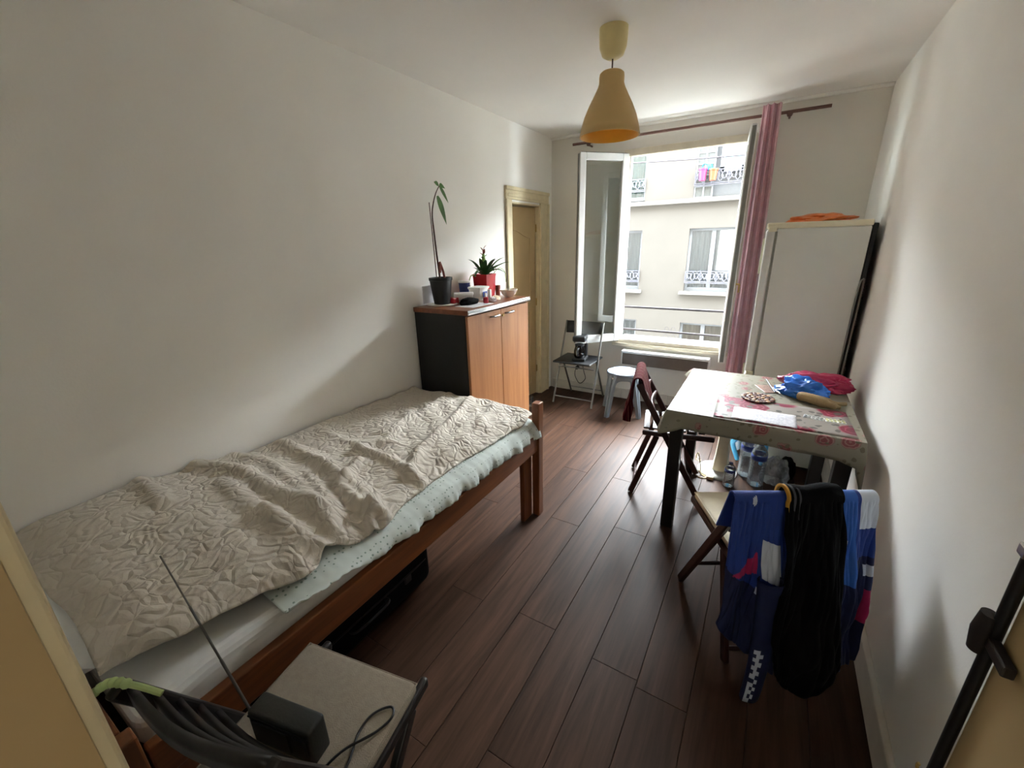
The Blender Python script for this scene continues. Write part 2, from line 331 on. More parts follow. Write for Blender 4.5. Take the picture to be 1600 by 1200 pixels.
def obj(name, bm, mats, parent=None, smooth=False, world=False, bevel=0.0, solid=0.0, sub=0):
    if world and parent is not None:
        inv = WM(parent).inverted(); bmesh.ops.transform(bm, matrix=inv, verts=bm.verts[:])
    bmesh.ops.recalc_face_normals(bm, faces=bm.faces[:])
    if smooth:
        for f in bm.faces: f.smooth = True
    me = bpy.data.meshes.new(name); bm.to_mesh(me); bm.free()
    for m in (mats if isinstance(mats, (list, tuple)) else [mats]): me.materials.append(MATS[m])
    o = bpy.data.objects.new(name, me); COL.objects.link(o)
    if parent is not None: o.parent = parent
    if solid:
        md = o.modifiers.new('solid', 'SOLIDIFY'); md.thickness = solid; md.offset = 0
    if bevel:
        md = o.modifiers.new('bevel', 'BEVEL'); md.width = bevel; md.segments = 2; md.limit_method = 'ANGLE'
    if sub:
        md = o.modifiers.new('sub', 'SUBSURF'); md.levels = sub; md.render_levels = sub
    if smooth and not sub:
        try:
            me.shade_smooth() if hasattr(me, 'shade_smooth') else None
            me.set_sharp_from_angle(angle=R(42))
        except Exception: pass
    return o
def WM(o):
    m = Matrix.LocRotScale(o.location, o.rotation_euler, None)
    return (WM(o.parent) @ m) if o.parent else m
def tag(o, label, cat, group=None):
    o['label'] = label; o['category'] = cat
    if group: o['group'] = group
    return o
def thing(name, label, cat, loc=(0, 0, 0), rotz=0, group=None):
    o = bpy.data.objects.new(name, None); COL.objects.link(o); o.empty_display_size = 0.05
    o.location = loc; o.rotation_euler = (0, 0, rotz); return tag(o, label, cat, group)
def struct(o):
    o['kind'] = 'structure'; return o
def sempty(name, loc=(0, 0, 0), rotz=0):
    o = bpy.data.objects.new(name, None); COL.objects.link(o); o.location = loc; o.rotation_euler = (0, 0, rotz); return struct(o)
V = Vector

# ------------------------------------------------------------------ room shell
LW, RW, BW, CH = -1.99, 0.50, 4.06, 2.49
# floor: substrate + laminate planks
floor = struct(obj('floor', box(BM(), -3.4, 1.4, -1.7, BW, -0.06, -0.008), 'plank_gap'))
PW = 0.1775; PL = 1.285
lines = [-0.39 + PW*k for k in range(-10, 6)]
for i, x in enumerate(lines):
    off = random.random()*PL
    y = -0.02-off if i % 1 == 0 else 0
    while y < BW:
        y0, y1 = max(y, -0.02), min(y+PL, BW)
        xa, xb = max(x, LW-0.14), min(x+PW, RW)
        if y1-y0 > 0.03 and xb-xa > 0.02:
            b = BM(); rbox(b, xa+0.0008, xb-0.0008, y0+0.0006, y1-0.0006, -0.01, 0.0, 0.0012, 1)
            obj('plank', b, 'laminate', floor)
        y += PL
hallf = BM(); rbox(hallf, -1.3, 1.3, -1.6, -0.021, -0.01, 0.0, 0.002, 1); obj('hall_flooring', hallf, 'laminate', floor)
adj = BM(); box(adj, -3.3, LW-0.141, 2.9, BW, -0.01, -0.001); obj('side_room_flooring', adj, 'laminate', floor)
struct(obj('ceiling', box(BM(), -3.4, 1.4, -1.7, BW+0.2, CH, CH+0.1), 'ceiling_paint'))
# left wall with doorway
DY0, DY1, DZ = 3.27, 3.80, 1.89
b = BM(); box(b, LW-0.12, LW, 0, DY0, 0, CH); box(b, LW-0.12, LW, DY1, BW, 0, CH); box(b, LW-0.12, LW, DY0, DY1, DZ, CH)
struct(obj('wall_left', b, 'wall_paint'))
struct(obj('wall_right', box(BM(), RW, RW+0.12, 0, BW, 0, CH), 'wall_paint'))
# back wall with window opening
WX0, WX1, WZ0, WZ1 = -1.275, -0.255, 0.585, 2.305
b = BM(); T = 0.26
box(b, LW-0.12, WX0, BW, BW+T, 0, CH); box(b, WX1, RW+0.12, BW, BW+T, 0, CH); box(b, WX0, WX1, BW, BW+T, 0, WZ0); box(b, WX0, WX1, BW, BW+T, WZ1, CH)
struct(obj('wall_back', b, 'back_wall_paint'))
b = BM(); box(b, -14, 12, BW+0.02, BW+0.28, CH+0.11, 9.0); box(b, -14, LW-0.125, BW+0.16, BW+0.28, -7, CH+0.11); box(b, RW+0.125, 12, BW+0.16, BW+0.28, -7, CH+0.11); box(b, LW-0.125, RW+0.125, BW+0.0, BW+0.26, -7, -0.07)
struct(obj('wall_street_sky_block', b, 'facade_render'))  # unseen outer wall, carried upward to keep sky light off the facade opposite
# front wall with doorway the picture is taken from
EX0, EX1, EZ = -0.455, 0.455, 2.08
b = BM(); box(b, LW-0.12, EX0, -0.14, 0, 0, CH); box(b, EX1, RW+0.12, -0.14, 0, 0, CH); box(b, EX0, EX1, -0.14, 0, EZ, CH)
struct(obj('wall_front', b, 'wall_paint'))
# hall behind
struct(obj('wall_hall_left', box(BM(), -1.4, -1.3, -1.7, -0.14, 0, CH), 'wall_paint'))
struct(obj('wall_hall_right', box(BM(), 1.3, 1.4, -1.7, -0.14, 0, CH), 'wall_paint'))
struct(obj('wall_hall_end', box(BM(), -1.4, 1.4, -1.8, -1.7, 0, CH), 'wall_paint'))
struct(obj('wall_hall_flank', box(BM(), RW+0.12, 1.4, -0.14, 0, 0, CH), 'wall_paint'))
# side room behind the left doorway
b = BM(); box(b, -3.4, -3.3, 2.8, BW+0.1, 0, CH); box(b, -3.4, LW-0.12, 2.75, 2.85, 0, CH); box(b, -3.4, LW-0.12, BW+0.05, BW+0.15, 0, CH)
struct(obj('wall_side_room', b, 'wall_paint'))
# baseboards
def baseboard(name, x0, x1, y0, y1, h, wall):
    b = BM(); rbox(b, x0, x1, y0, y1, 0, h, 0.006, 2); return struct(obj(name, b, 'baseboard_paint'))
baseboard('baseboard_right', RW-0.022, RW, 0.05, BW-0.02, 0.125, 'r')
bb = sempty('baseboard_back', (0, BW, 0))
xs = [LW+0.035, -1.62, -1.17, -0.72, -0.27, 0.18, RW-0.022]
for a, c in zip(xs, xs[1:]):
    b = BM(); rbox(b, a+0.0006, c-0.0006, -0.016, 0, 0, 0.105, 0.004, 2); obj('tile', b, 'baseboard_paint', bb)
baseboard('baseboard_left', LW, LW+0.018, 0.02, 3.17, 0.10, 'l')
# coving strip between ceiling and back wall
b = BM(); rbox(b, LW, RW, BW-0.03, BW, CH-0.022, CH, 0.008, 3); struct(obj('trim_1', b, 'ceiling_paint'))
# left doorway casing: moulded cream trim
tr = sempty('trim_2', (LW, 0, 0))
def casing_piece(bm, a0, a1, z0, z1, horiz=False):
    pass
for (y0, y1, z0, z1) in ((3.175, 3.272, 0, 1.905), (3.798, 3.965, 0, 1.905), (3.175, 3.965, 1.9051, 2.005)):
    b = BM(); rbox(b, 0, 0.018, y0, y1, z0, z1, 0.004, 2)
    if z0 == 0: rbox(b, 0.0, 0.028, (y0 if y0 < 3.5 else y1-0.03), (y0+0.03 if y0 < 3.5 else y1), z0, z1, 0.006, 2)
    else: rbox(b, 0.0, 0.028, y0, y1, z1-0.03, z1, 0.006, 2); rbox(b, 0, 0.023, y0+0.03, y1-0.03, z0+0.02, z0+0.045, 0.005, 2)
    obj('casing', b, 'cream_paint', tr)
for (y0, y1, z0, z1) in ((DY0, DY0+0.012, 0, DZ), (DY1-0.012, DY1, 0, DZ), (DY0, DY1, DZ-0.012, DZ)):
    obj('jamb_lining', box(BM(), -0.125, 0.0, y0, y1, z0, z1), 'cream_paint', tr)
# door leaf in it, ajar into the side room
dl = sempty('door_1', (LW-0.035, DY1-0.022, 0), R(-9))
LWd = 0.72
b = BM(); box(b, -0.036, 0, -LWd, 0, 0.008, 1.868); obj('leaf', b, 'cream_door', dl, bevel=0.003)
pts = []
x0y, x1y = -0.09, -0.60
arch = [(x1y, 1.55)]
for k in range(13):
    t = k/12; yy = x1y+(x0y-x1y)*t
    arch.append((yy, 1.60+0.07*math.sin(math.pi*t)**2 if True else 0))
loop = [(x0y, 1.0), (x0y, 1.60)]+[(y, z) for y, z in reversed(arch[1:])]+[(x1y, 1.0), (x0y, 1.0)]
b = BM(); tube(b, [(0.001, y, z) for y, z in loop], 0.007, 6); obj('panel_moulding', b, 'cream_door', dl, smooth=True)
b = BM(); tube(b, [(0.001, y, z) for y, z in ((x0y, .15), (x0y, .9), (x1y, .9), (x1y, .15), (x0y, .15))], 0.007, 6); obj('panel_moulding', b, 'cream_door', dl, smooth=True)
for z in (0.25, 0.95, 1.65):
    b = BM(); tube(b, [(0.004, 0.006, z), (0.004, 0.006, z+0.07)], 0.006, 8); obj('hinge', b, 'brass', dl)
# entrance doorway casing (left of the picture)
tr3 = sempty('trim_3', (0, 0, 0))
for (x0, x1, z0, z1) in ((-0.545, -0.428, 0, EZ+0.025), (0.44, 0.497, 0, EZ+0.025), (-0.545, 0.497, EZ+0.0251, EZ+0.11)):
    b = BM()
    rbox(b, x0, x1, 0.0, 0.016, z0, z1, 0.003, 2)
    if z0 == 0 and x0 < 0: rbox(b, x0+0.01, x1-0.0005, 0.0, 0.0255, z0, z1, 0.004, 3)
    obj('casing', b, 'cream_paint', tr3)
for (x0, x1, z0, z1) in ((EX0, -0.4275, 0, EZ), (0.437, EX1, 0, EZ), (EX0, EX1, EZ-0.018, EZ)):
    obj('jamb', box(BM(), x0, x1, -0.14, 0.0135 if x1 < 0 else 0.0, z0, z1), 'cream_door', tr3)
# entrance door leaf, swung open along the right wall
ed = sempty('door_2', (0.418, 0.035, 0), 0)
b = BM(); rbox(b, -0.014, 0.024, 0.0, 0.80, 0.01, 2.05, 0.003, 2); obj('leaf', b, 'cream_door', ed)
for z0, z1 in ((0.2, 0.75), (1.05, 1.9)):
    for (ya, yb, za, zb) in ((0.12, 0.14, z0, z1), (0.655, 0.675, z0, z1), (0.12, 0.675, z0, z0+0.02), (0.12, 0.675, z1-0.02, z1)):
        b = BM(); rbox(b, -0.021, -0.012, ya, yb, za, zb, 0.004, 2); obj('panel_moulding', b, 'cream_door', ed)
b = BM(); tube(b, [(-0.024, 0.802, 0.05), (-0.024, 0.802, 2.03)], 0.009, 12); rod = obj('lock_rod', b, 'black_plastic', ed, smooth=True)
rod['label'] = 'dark brown vertical lock rod'
b = BM(); lathe(b, [(0.0, -0.04), (0.022, -0.038), (0.03, 0), (0.022, 0.038), (0.0, 0.04)], (-0.034, 0.812, 0.92), 24, capb=False, capt=False, sx=0.5, sy=0.6); obj('lock_knob', b, 'dark_iron', ed, smooth=True)
b = BM(); rbox(b, -0.034, -0.018, 0.735, 0.80, 0.905, 0.925, 0.003, 2); obj('latch_bar', b, 'dark_iron', ed)
b = BM(); rbox(b, -0.036, -0.018, 0.79, 0.815, 1.08, 1.10, 0.003, 2); obj('rod_guide', b, 'chrome', ed)
b = BM(); tube(b, smooth_path([(-0.025, 0.81, 0.555), (-0.035, 0.82, 0.556), (-0.037, 0.822, 0.562), (-0.035, 0.822, 0.568)], 4), 0.003, 6); obj('hook', b, 'brass', ed, smooth=True)

# added globe lamp, unseen in the hall behind the viewer, as fill light
m_, nt_, b_ = newmat('fill_glow'); b_.inputs['Emission Color'].default_value = (1, 0.96, 0.88, 1); b_.inputs['Emission Strength'].default_value = 3; MATS['fill_glow'] = m_
t = thing('hall_fill_lamp', 'added white globe lamp for fill light, unseen in the hall behind the doorway', 'lamp', (0.75, -1.1, CH))
b = BM(); lathe(b, [(0.05, 0), (0.05, -0.02), (0.02, -0.03)], seg=20); obj('ceiling_rose', b, 'white_plastic', t, smooth=True)
b = BM(); tube(b, [(0, 0, -0.03), (0, 0, -0.42)], 0.004, 8); obj('cord', b, 'white_plastic', t)
b = BM(); lathe(b, [(0.03, -0.42), (0.09, -0.45), (0.12, -0.53), (0.10, -0.61), (0.05, -0.645), (0.01, -0.65)], seg=24); obj('globe', b, 'fill_glow', t, smooth=True)
# ------------------------------------------------------------------ window
win = sempty('window_1', (0, BW, 0))
FX0, FX1, FZ0, FZ1 = WX0, WX1, WZ0, WZ1; fwid = 0.045
for (x0, x1, z0, z1) in ((FX0, FX0+fwid, FZ0, FZ1), (FX1-fwid, FX1, FZ0, FZ1), (FX0+fwid, FX1-fwid, FZ1-0.055, FZ1), (FX0+fwid, FX1-fwid, FZ0, FZ0+0.04)):
    b = BM(); rbox(b, x0, x1, -0.012, 0.06, z0, z1, 0.005, 2)
    obj('frame', b, 'frame_beige', win)
for (x0, x1, z0, z1) in ((FX0+fwid, FX0+fwid+0.012, FZ0+.04, FZ1-.055), (FX1-fwid-0.012, FX1-fwid, FZ0+.04, FZ1-.055)):
    b = BM(); rbox(b, x0, x1, 0.02, 0.07, z0, z1, 0.003, 1); obj('frame_rebate', b, 'white_paint', win)
b = BM(); rbox(b, FX0-0.02, FX1+0.02, -0.03, -0.001, FZ0-0.03, FZ0+0.002, 0.006, 2); obj('window_sill', b, 'frame_beige', win)
b = BM(); rbox(b, FX0, FX1, 0.06, 0.33, FZ0-0.02, FZ0+0.018, 0.006, 2); obj('outer_sill', b, 'facade_trim', win)
SW = 0.465; SZ0, SZ1 = 0.612, 2.268
def sash(hx, hy, rotz, sgn):
    # local: hinge at x=0, leaf goes along sgn*x, inside face towards -y when closed
    s = bpy.data.objects.new('sash', None); COL.objects.link(s); s.parent = win
    s.location = (hx, hy, 0); s.rotation_euler = (0, 0, rotz)
    st = 0.058
    b = BM()
    def bx(a0, a1, z0, z1, y0=-0.022, y1=0.022):
        xa, xb = sorted((sgn*a0, sgn*a1)); rbox(b, xa, xb, y0, y1, z0, z1, 0.006, 2)
    bx(0, st, SZ0, SZ1); bx(SW-st, SW, SZ0, SZ1); bx(st, SW-st, SZ1-st, SZ1); bx(st, SW-st, SZ0, SZ0+0.075)
    obj('sash_frame', b, 'white_paint', s)
    b = BM(); xa, xb = sorted((sgn*(st-0.008), sgn*(SW-st+0.008))); box(b, xa, xb, -0.003, 0.003, SZ0+0.06, SZ1-st+0.008); obj('glass', b, 'pane_glass', s)
    b = BM(); xa, xb = sorted((sgn*(SW-0.001), sgn*(SW+0.006))); box(b, xa, xb, -0.012, 0.012, SZ0+0.01, SZ1-0.01); obj('seal_strip', b, 'metal_grey', s)
    b = BM(); xa, xb = sorted((sgn*st*0.2, sgn*(SW-st*0.3))); box(b, xa, xb, -0.012, 0.012, SZ1, SZ1+0.004); obj('seal_strip', b, 'dark_iron', s)
    b = BM(); c = sgn*(SW-0.03)
    tube(b, [(c, -0.02, 1.22), (c, -0.045, 1.22), (c, -0.05, 1.22)], 0.007, 8); tube(b, [(c, -0.047, 1.22), (c+sgn*0.005, -0.047, 1.16)], 0.006, 8); rbox(b, c-0.012, c+0.012, -0.026, -0.02, 1.18, 1.26, 0.003, 1)
    obj('handle', b, 'brass', s)
    for z in (0.8, 1.45, 2.1):
        b = BM(); tube(b, [(0, -0.028, z), (0, -0.028, z+0.07)], 0.007, 8); obj('hinge', b, 'white_paint', s)
    return s
# left leaf: free end at about (-1.555, 3.71); right leaf: free end at (-0.245, 3.58)
sash(-1.235, -0.03, math.atan2(-0.345, -0.315), 1)
sash(-0.295, -0.03, math.atan2(-0.463, 0.045)+math.pi, -1)
# safety bars and hangers outside
for z, lab in ((0.917, 'upper dark metal safety bar across the window opening'), (0.690, 'lower dark metal safety bar across the window opening, hangers on it')):
    b = BM(); tube(b, [(WX0-0.0, BW+0.17, z), (WX1+0.0, BW+0.17, z)], 0.0105, 10); o = obj('safety_bar', b, 'bar_paint', smooth=True); tag(o, lab, 'bar', 'window safety bars')
for dx, dy, lab in ((-0.03, 0.165, 'left wire coat hanger hooked on the lower safety bar'), (0.03, 0.175, 'right wire coat hanger hooked on the lower safety bar')):
    b = BM(); cx = -0.785+dx; sg = 1 if dx > 0 else -1
    hk = [(cx-0.018, 0, 0.70)]+[(cx-0.018*math.cos(a), 0, 0.715+0.025*math.sin(a)) for a in [k*math.pi/8 for k in range(1, 9)]]+[(cx+0.016, 0, 0.695), (cx+sg*0.004, 0, 0.672)]
    pts = [(x, BW+0.17, z+0.002) for x, y, z in hk]; tube(b, pts, 0.0018, 5)
    a = V((cx+sg*0.004, BW+0.17, 0.674))
    for tx in (-0.075, 0.075): tube(b, [a, a+V((tx, 0.012*sg, -0.075))], 0.0018, 5)
    tube(b, [a+V((-0.075, -0.012*sg*-1*-1, -0.075)), a+V((0.075, 0.012*sg, -0.075))], 0.0018, 5)
    o = obj('coat_hanger', b, 'wire_grey'); tag(o, lab, 'hanger', 'wire hangers outside the window')

# ------------------------------------------------------------------ building across the street
FY = 12.0
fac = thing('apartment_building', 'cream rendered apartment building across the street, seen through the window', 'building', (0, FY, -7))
cols_x = [(-6.6, -5.45), (-4.32, -3.17), (-1.985, -0.845), (0.6, 1.75), (3.2, 4.35)]
rows = [(-5.2, -3.6), (-2.25, -0.60), (0.22, 1.80), (2.52, 4.25)]
b = BM(); zz = -7.0; TOPZ = 4.7
for z0, z1 in rows:
    box(b, -14, 12, FY, FY+0.3, zz, z0); xx = -14
    for x0, x1 in cols_x: box(b, xx, x0, FY, FY+0.3, z0, z1); xx = x1
    box(b, xx, 12, FY, FY+0.3, z0, z1); zz = z1
box(b, -14, 12, FY, FY+0.3, zz, TOPZ); box(b, -14, 12, FY+0.9, FY+8, -7, TOPZ)
bmesh.ops.remove_doubles(b, verts=b.verts[:], dist=1e-4)
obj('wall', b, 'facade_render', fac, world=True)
b = BM(); box(b, -14, 12, FY+0.3, FY+0.9, TOPZ-0.1, TOPZ); box(b, -14, 12, FY-0.25, FY+8, TOPZ, TOPZ+0.25); obj('roof', b, 'roof_zinc', fac, world=True)
b = BM(); rbox(b, -14, 12, FY-0.14, FY, 2.40, 2.50, 0.02, 2); obj('string_course', b, 'facade_trim', fac, world=True)
def scroll(bm, cx, cz, w, h, y, r=0.011):
    for s in (-1, 1):
        pts = []
        for k in range(15):
            a = k/14*2*math.pi*1.1; rr = h*0.30*(1-0.6*k/14)
            pts.append((cx+s*(w*0.23+rr*math.cos(a)), y, cz+rr*math.sin(a)*1.2))
        tube(bm, pts, r, 5)
        tube(bm, smooth_path([(cx, y, cz-h*0.45), (cx+s*w*0.16, y, cz-h*0.1), (cx+s*w*0.10, y, cz+h*0.2), (cx, y, cz+h*0.45)], 4), r, 5)
        tube(bm, smooth_path([(cx+s*w*0.5, y, cz-h*0.45), (cx+s*w*0.36, y, cz), (cx+s*w*0.5, y, cz+h*0.45)], 4), r, 5)
def railing(x0, x1, z0, z1):
    b = BM(); y = FY-0.03
    for z in (z0, z1, z0+(z1-z0)*0.12): tube(b, [(x0, y, z), (x1, y, z)], 0.012, 6)
    n = 3; w = (x1-x0)/n
    for k in range(n+1): tube(b, [(x0+k*w, y, z0), (x0+k*w, y, z1)], 0.010, 6)
    for k in range(n): scroll(b, x0+(k+.5)*w, (z0+z1)/2+0.02, w, (z1-z0)*0.85, y)
    return obj('railing', b, 'iron_facade', fac, world=True, smooth=True)
def fwindow(x0, x1, z0, z1, cur, plain=True):
    y = FY+0.14; t = 0.06
    f = BM()
    for a in ((x0, x0+t, z0, z1), (x1-t, x1, z0, z1), (x0+t, x1-t, z1-t, z1), (x0+t, x1-t, z0, z0+t*1.6), ((x0+x1)/2-t*.8, (x0+x1)/2+t*.8, z0+t*1.6, z1-t)):
        box(f, a[0], a[1], y-0.02, y+0.05, a[2], a[3])
    fo = obj('window', f, 'facade_white', fac, world=True, bevel=0.004)
    m = (x0+x1)/2
    for a, c in ((x0+t, m-t*.8), (m+t*.8, x1-t)):
        b = BM(); box(b, a, c, y+0.012, y+0.02, z0+t*1.6, z1-t); obj('pane', b, 'facade_glass', fo, world=True)
        ph = random.random()*6
        b = BM(); grid(b, lambda u, v, a=a, c=c, ph=ph: V((a+(c-a)*u, y+0.10+0.012*math.sin(u*22+ph+v), z0+0.05+(z1-z0-.1)*v)), 40, 2)
        obj('net_curtain', b, cur, fo, world=True, smooth=True)
for ci, (x0, x1) in enumerate(cols_x):
    for ri, (z0, z1) in enumerate(rows):
        if ri == 3 and ci == 2: continue
        fwindow(x0, x1, z0+0.02, z1, 'facade_teal' if ri == 3 else ('facade_beige_curtain' if (ri == 1 and ci == 2) else 'facade_curtain'))
        if ri != 3:
            b = BM(); rbox(b, x0-0.1, x1+0.08, FY-0.12, FY+0.14, z0-0.06, z0+0.02, 0.012, 2); obj('sill', b, 'facade_trim', fac, world=True)
        if ri != 1: railing(x0+0.01, x1-0.01, z0+0.24, z0+0.53)
        else: railing(x0+0.01, x1-0.01, z0+0.2, z0+0.5)
# special open window, upper floor: leaf of small panes on the left, open white casement on the right
x0, x1 = cols_x[2]; z0, z1 = rows[3]
b = BM(); box(b, x0, x1, FY+0.22, FY+0.26, z0, z1); obj('interior_panel', b, 'facade_white', fac, world=True)
go = BM(); gx0, gx1 = -1.965, -1.57
for k in range(3): box(go, gx0+k*(gx1-gx0)/2-0.018, gx0+k*(gx1-gx0)/2+0.018, FY+0.02, FY+0.06, z0, z1)
for k in range(8): box(go, gx0, gx1, FY+0.022, FY+0.058, z0+k*(z1-z0)/7-0.015 if k else z0, z0+k*(z1-z0)/7+0.015)
gobj = obj('window', go, 'facade_white', fac, world=True)
for i in range(2):
    for k in range(7):
        b = BM(); box(b, gx0+i*(gx1-gx0)/2+.018, gx0+(i+1)*(gx1-gx0)/2-.018, FY+0.035, FY+0.045, z0+k*(z1-z0)/7+.015, z0+(k+1)*(z1-z0)/7-.015); obj('pane', b, 'facade_grid', gobj, world=True)
wo = BM()
for a in ((-1.45, -1.36, 3.05, z1), (-0.99, -0.90, 3.05, z1), (-1.45, -0.90, 3.05, 3.16)): box(wo, a[0], a[1], FY+0.05, FY+0.10, a[2], a[3])
wobj = obj('window', wo, 'facade_white', fac, world=True)
b = BM(); box(b, -1.36, -0.99, FY+0.07, FY+0.08, 3.16, z1); obj('pane', b, 'facade_teal', wobj, world=True)
railing(x0+0.01, x1-0.01, z0+0.26, z0+0.58)
# plant pots on that railing
def fpot(name, x, z, h, r, mat, lab, cat):
    t = thing(name, lab, cat, (x, FY-0.16, z))
    b = BM(); lathe(b, [(r*0.72, 0), (r*0.95, h*0.86), (r*1.08, h*0.87), (r*1.08, h), (r*0.9, h), (r*0.85, h*0.8)], seg=18); obj('pot', b, mat, t, smooth=True)
    b = BM(); tube(b, [(0, -r*0.2, h*.9), (0, r*1.1, h*1.02), (0, r*1.2, h*0.8)], 0.008, 6); obj('hook', b, 'iron_facade', t)
    return t
fpot('hanging_pot', -1.79, 2.87, 0.27, 0.095, 'pot_pink', 'pink plastic pot hung on the upper railing of the opposite building', 'pot')
fpot('hanging_pot', -1.56, 2.86, 0.25, 0.095, 'pot_orange', 'orange plastic pot hung on the upper railing of the opposite building', 'pot')
t = thing('watering_can', 'small bright blue watering can above the pink and orange pots opposite', 'watering can', (-1.665, FY-0.12, 3.09))
b = BM(); lathe(b, [(0.07, 0), (0.08, 0.05), (0.06, 0.12), (0.05, 0.14)], seg=16); obj('body', b, 'can_blue', t, smooth=True)
b = BM(); tube(b, smooth_path([(-0.05, 0, 0.12), (-0.13, 0, 0.15), (-0.15, 0, 0.06), (-0.07, 0, 0.02)], 5), 0.012, 6); obj('handle', b, 'can_blue', t, smooth=True)
b = BM(); tube(b, [(0.05, 0, 0.04), (0.13, 0, 0.02)], [0.02, 0.012], 8); obj('spout', b, 'can_blue', t, smooth=True)
# cable over the street
b = BM(); tube(b, smooth_path([(-9, 8.0, 3.25), (-4.5, 8, 2.93), (-2.348, 8.0, 2.82), (-0.5, 8.0, 2.75), (3, 8.0, 2.72), (8, 8, 2.9)], 6), 0.009, 6)
tag(obj('overhead_cable', b, 'wire_grey', smooth=True), 'thin cable strung across the street outside the window', 'cable')
struct(obj('street_ground', box(BM(), -30, 30, BW+0.3, FY, -7.1, -7.0), 'street'))

# ------------------------------------------------------------------ heater, outlet
t = thing('wall_heater', 'low white convector heater with front darkened for shade, on wall beneath the window', 'heater', (-0.77, BW, 0.39))
b = BM(); rbox(b, -0.39, 0.385, -0.095, -0.004, 0.0, 0.115, 0.006, 2); obj('body', b, 'heater_front_shade', t)  # body coloured dark for the shade below the top cover
b = BM(); rbox(b, -0.40, 0.395, -0.105, -0.002, 0.1155, 0.14, 0.006, 2); obj('top_cover', b, 'white_paint', t)
for s in (-0.401, 0.386):
    b = BM(); rbox(b, s, s+0.012, -0.1, -0.002, 0, 0.115, 0.003, 1); obj('end_cap', b, 'white_paint', t)
t = thing('wall_outlet', 'small wall socket with dark plug behind the grey folding chair', 'outlet', (-1.66, BW, 0.27))
b = BM(); rbox(b, -0.035, 0.035, -0.012, 0, -0.04, 0.04, 0.004, 2); obj('plate', b, 'white_plastic', t)
b = BM(); lathe(b, [(0.02, 0), (0.02, 0.03), (0.012, 0.045)], seg=12); bmesh.ops.rotate(b, verts=b.verts[:], cent=(0, 0, 0), matrix=Matrix.Rotation(R(90), 3, 'X')); bmesh.ops.translate(b, verts=b.verts[:], vec=(0.0, -0.012, 0)); obj('plug', b, 'black_plastic', t, smooth=True)

# ------------------------------------------------------------------ curtain rod and curtain
t = thing('curtain_rod', 'thin brown curtain rod above the window', 'curtain rod', (-0.78, 3.965, 2.39))
b = BM(); tube(b, [(-0.95, 0, 0), (0.955, 0, 0)], 0.011, 10); obj('rod', b, 'rod_wood', t, smooth=True)
for x in (-0.80, 0.715):
    b = BM(); tube(b, [(x, 0.09, -0.02), (x, 0.0, -0.02)], 0.008, 8); lathe(b, [(0.0, -0.02), (0.014, -0.016), (0.02, 0), (0.014, 0.016), (0, 0.02)], (x, 0, -0.012), 12, capb=False, capt=False)
    br = obj('bracket', b, 'rod_wood', t, smooth=True)
b = BM()
def curt(u, v):
    z = 2.445-v*2.33
    amp = 0.030; wid = 0.115+0.045*v
    a = u*math.pi*2*3.0
    x = -0.235+wid*u + 0.012*math.sin(a*2)*0.5; y = 3.915+amp*math.sin(a)
    return V((x, y, z))
grid(b, curt, 110, 24); o = obj('curtain', b, 'curtain_pink', smooth=True, solid=0.003); tag(o, 'pink curtain gathered at the right side of the window', 'curtain')

# ------------------------------------------------------------------ pendant lamp
t = thing('pendant_lamp', 'yellow bell-shaped pendant lamp hanging from the ceiling', 'lamp', (-0.80, 2.28, CH))
b = BM(); lathe(b, [(0.066, 0), (0.066, -0.03), (0.063, -0.075), (0.05, -0.108), (0.03, -0.12), (0.006, -0.122)], seg=32); obj('ceiling_rose', b, 'lamp_cream', t, smooth=True)
b = BM(); tube(b, [(0, 0, -0.12), (0, 0, -0.20)], 0.0035, 8); obj('cord', b, 'stem_brown', t)
prof = [(0.010, -0.172), (0.046, -0.174), (0.056, -0.182), (0.058, -0.195), (0.058, -0.222), (0.064, -0.24), (0.082, -0.275), (0.104, -0.315), (0.124, -0.36), (0.138, -0.405), (0.146, -0.445)]
b = BM(); lathe(b, prof, seg=48, capb=False, capt=False); o = obj('shade', b, 'lamp_shade', t, smooth=True, solid=0.003)
b = BM(); lathe(b, [(max(0.006, r_-0.006), z_-0.002) for r_, z_ in prof[3:]], seg=48, capb=False, capt=False); obj('shade_inner_glow', b, 'lamp_inner_glow', t, smooth=True, solid=0.001)  # inner skin, its colour painted to look lit from within
b = BM(); lathe(b, [(0.018, -0.19), (0.02, -0.25), (0.016, -0.255), (0.018, -0.27), (0.03, -0.30), (0.03, -0.32), (0.02, -0.345), (0.004, -0.35)], seg=20); obj('bulb', b, 'white_plastic', t, smooth=True)

# ------------------------------------------------------------------ cabinet with doors
CZ = 1.175; CX0, CX1, CY0, CY1 = LW+0.02, -1.54, 1.99, 2.76
t = thing('cabinet', 'tall black cabinet with two orange-brown wooden doors, beside the left wall', 'cabinet', (CX0, CY0, 0))
D_ = CX1-CX0; L_ = CY1-CY0
b = BM()
box(b, 0, D_-0.02, 0.008, 0.026, 0.0, CZ-0.03); box(b, 0, D_-0.02, L_-0.026, L_-0.008, 0, CZ-0.03); box(b, 0, 0.012, 0.026, L_-0.026, 0, CZ-0.03); box(b, 0.012, D_-0.025, 0.026, L_-0.026, 0.05, 0.07); box(b, 0.012, D_-0.03, 0.026, L_-0.026, CZ-0.05, CZ-0.03)
obj('body', b, 'cabinet_black', t, bevel=0.002)
b = BM(); rbox(b, 0, D_+0.01, 0, L_, CZ-0.03, CZ, 0.003, 2); tp = obj('worktop', b, 'cabinet_top', t)
b = BM(); rbox(b, D_+0.0102, D_+0.016, 0.0, L_, CZ-0.029, CZ-0.014, 0.002, 1); obj('edge_strip', b, 'chrome', tp)
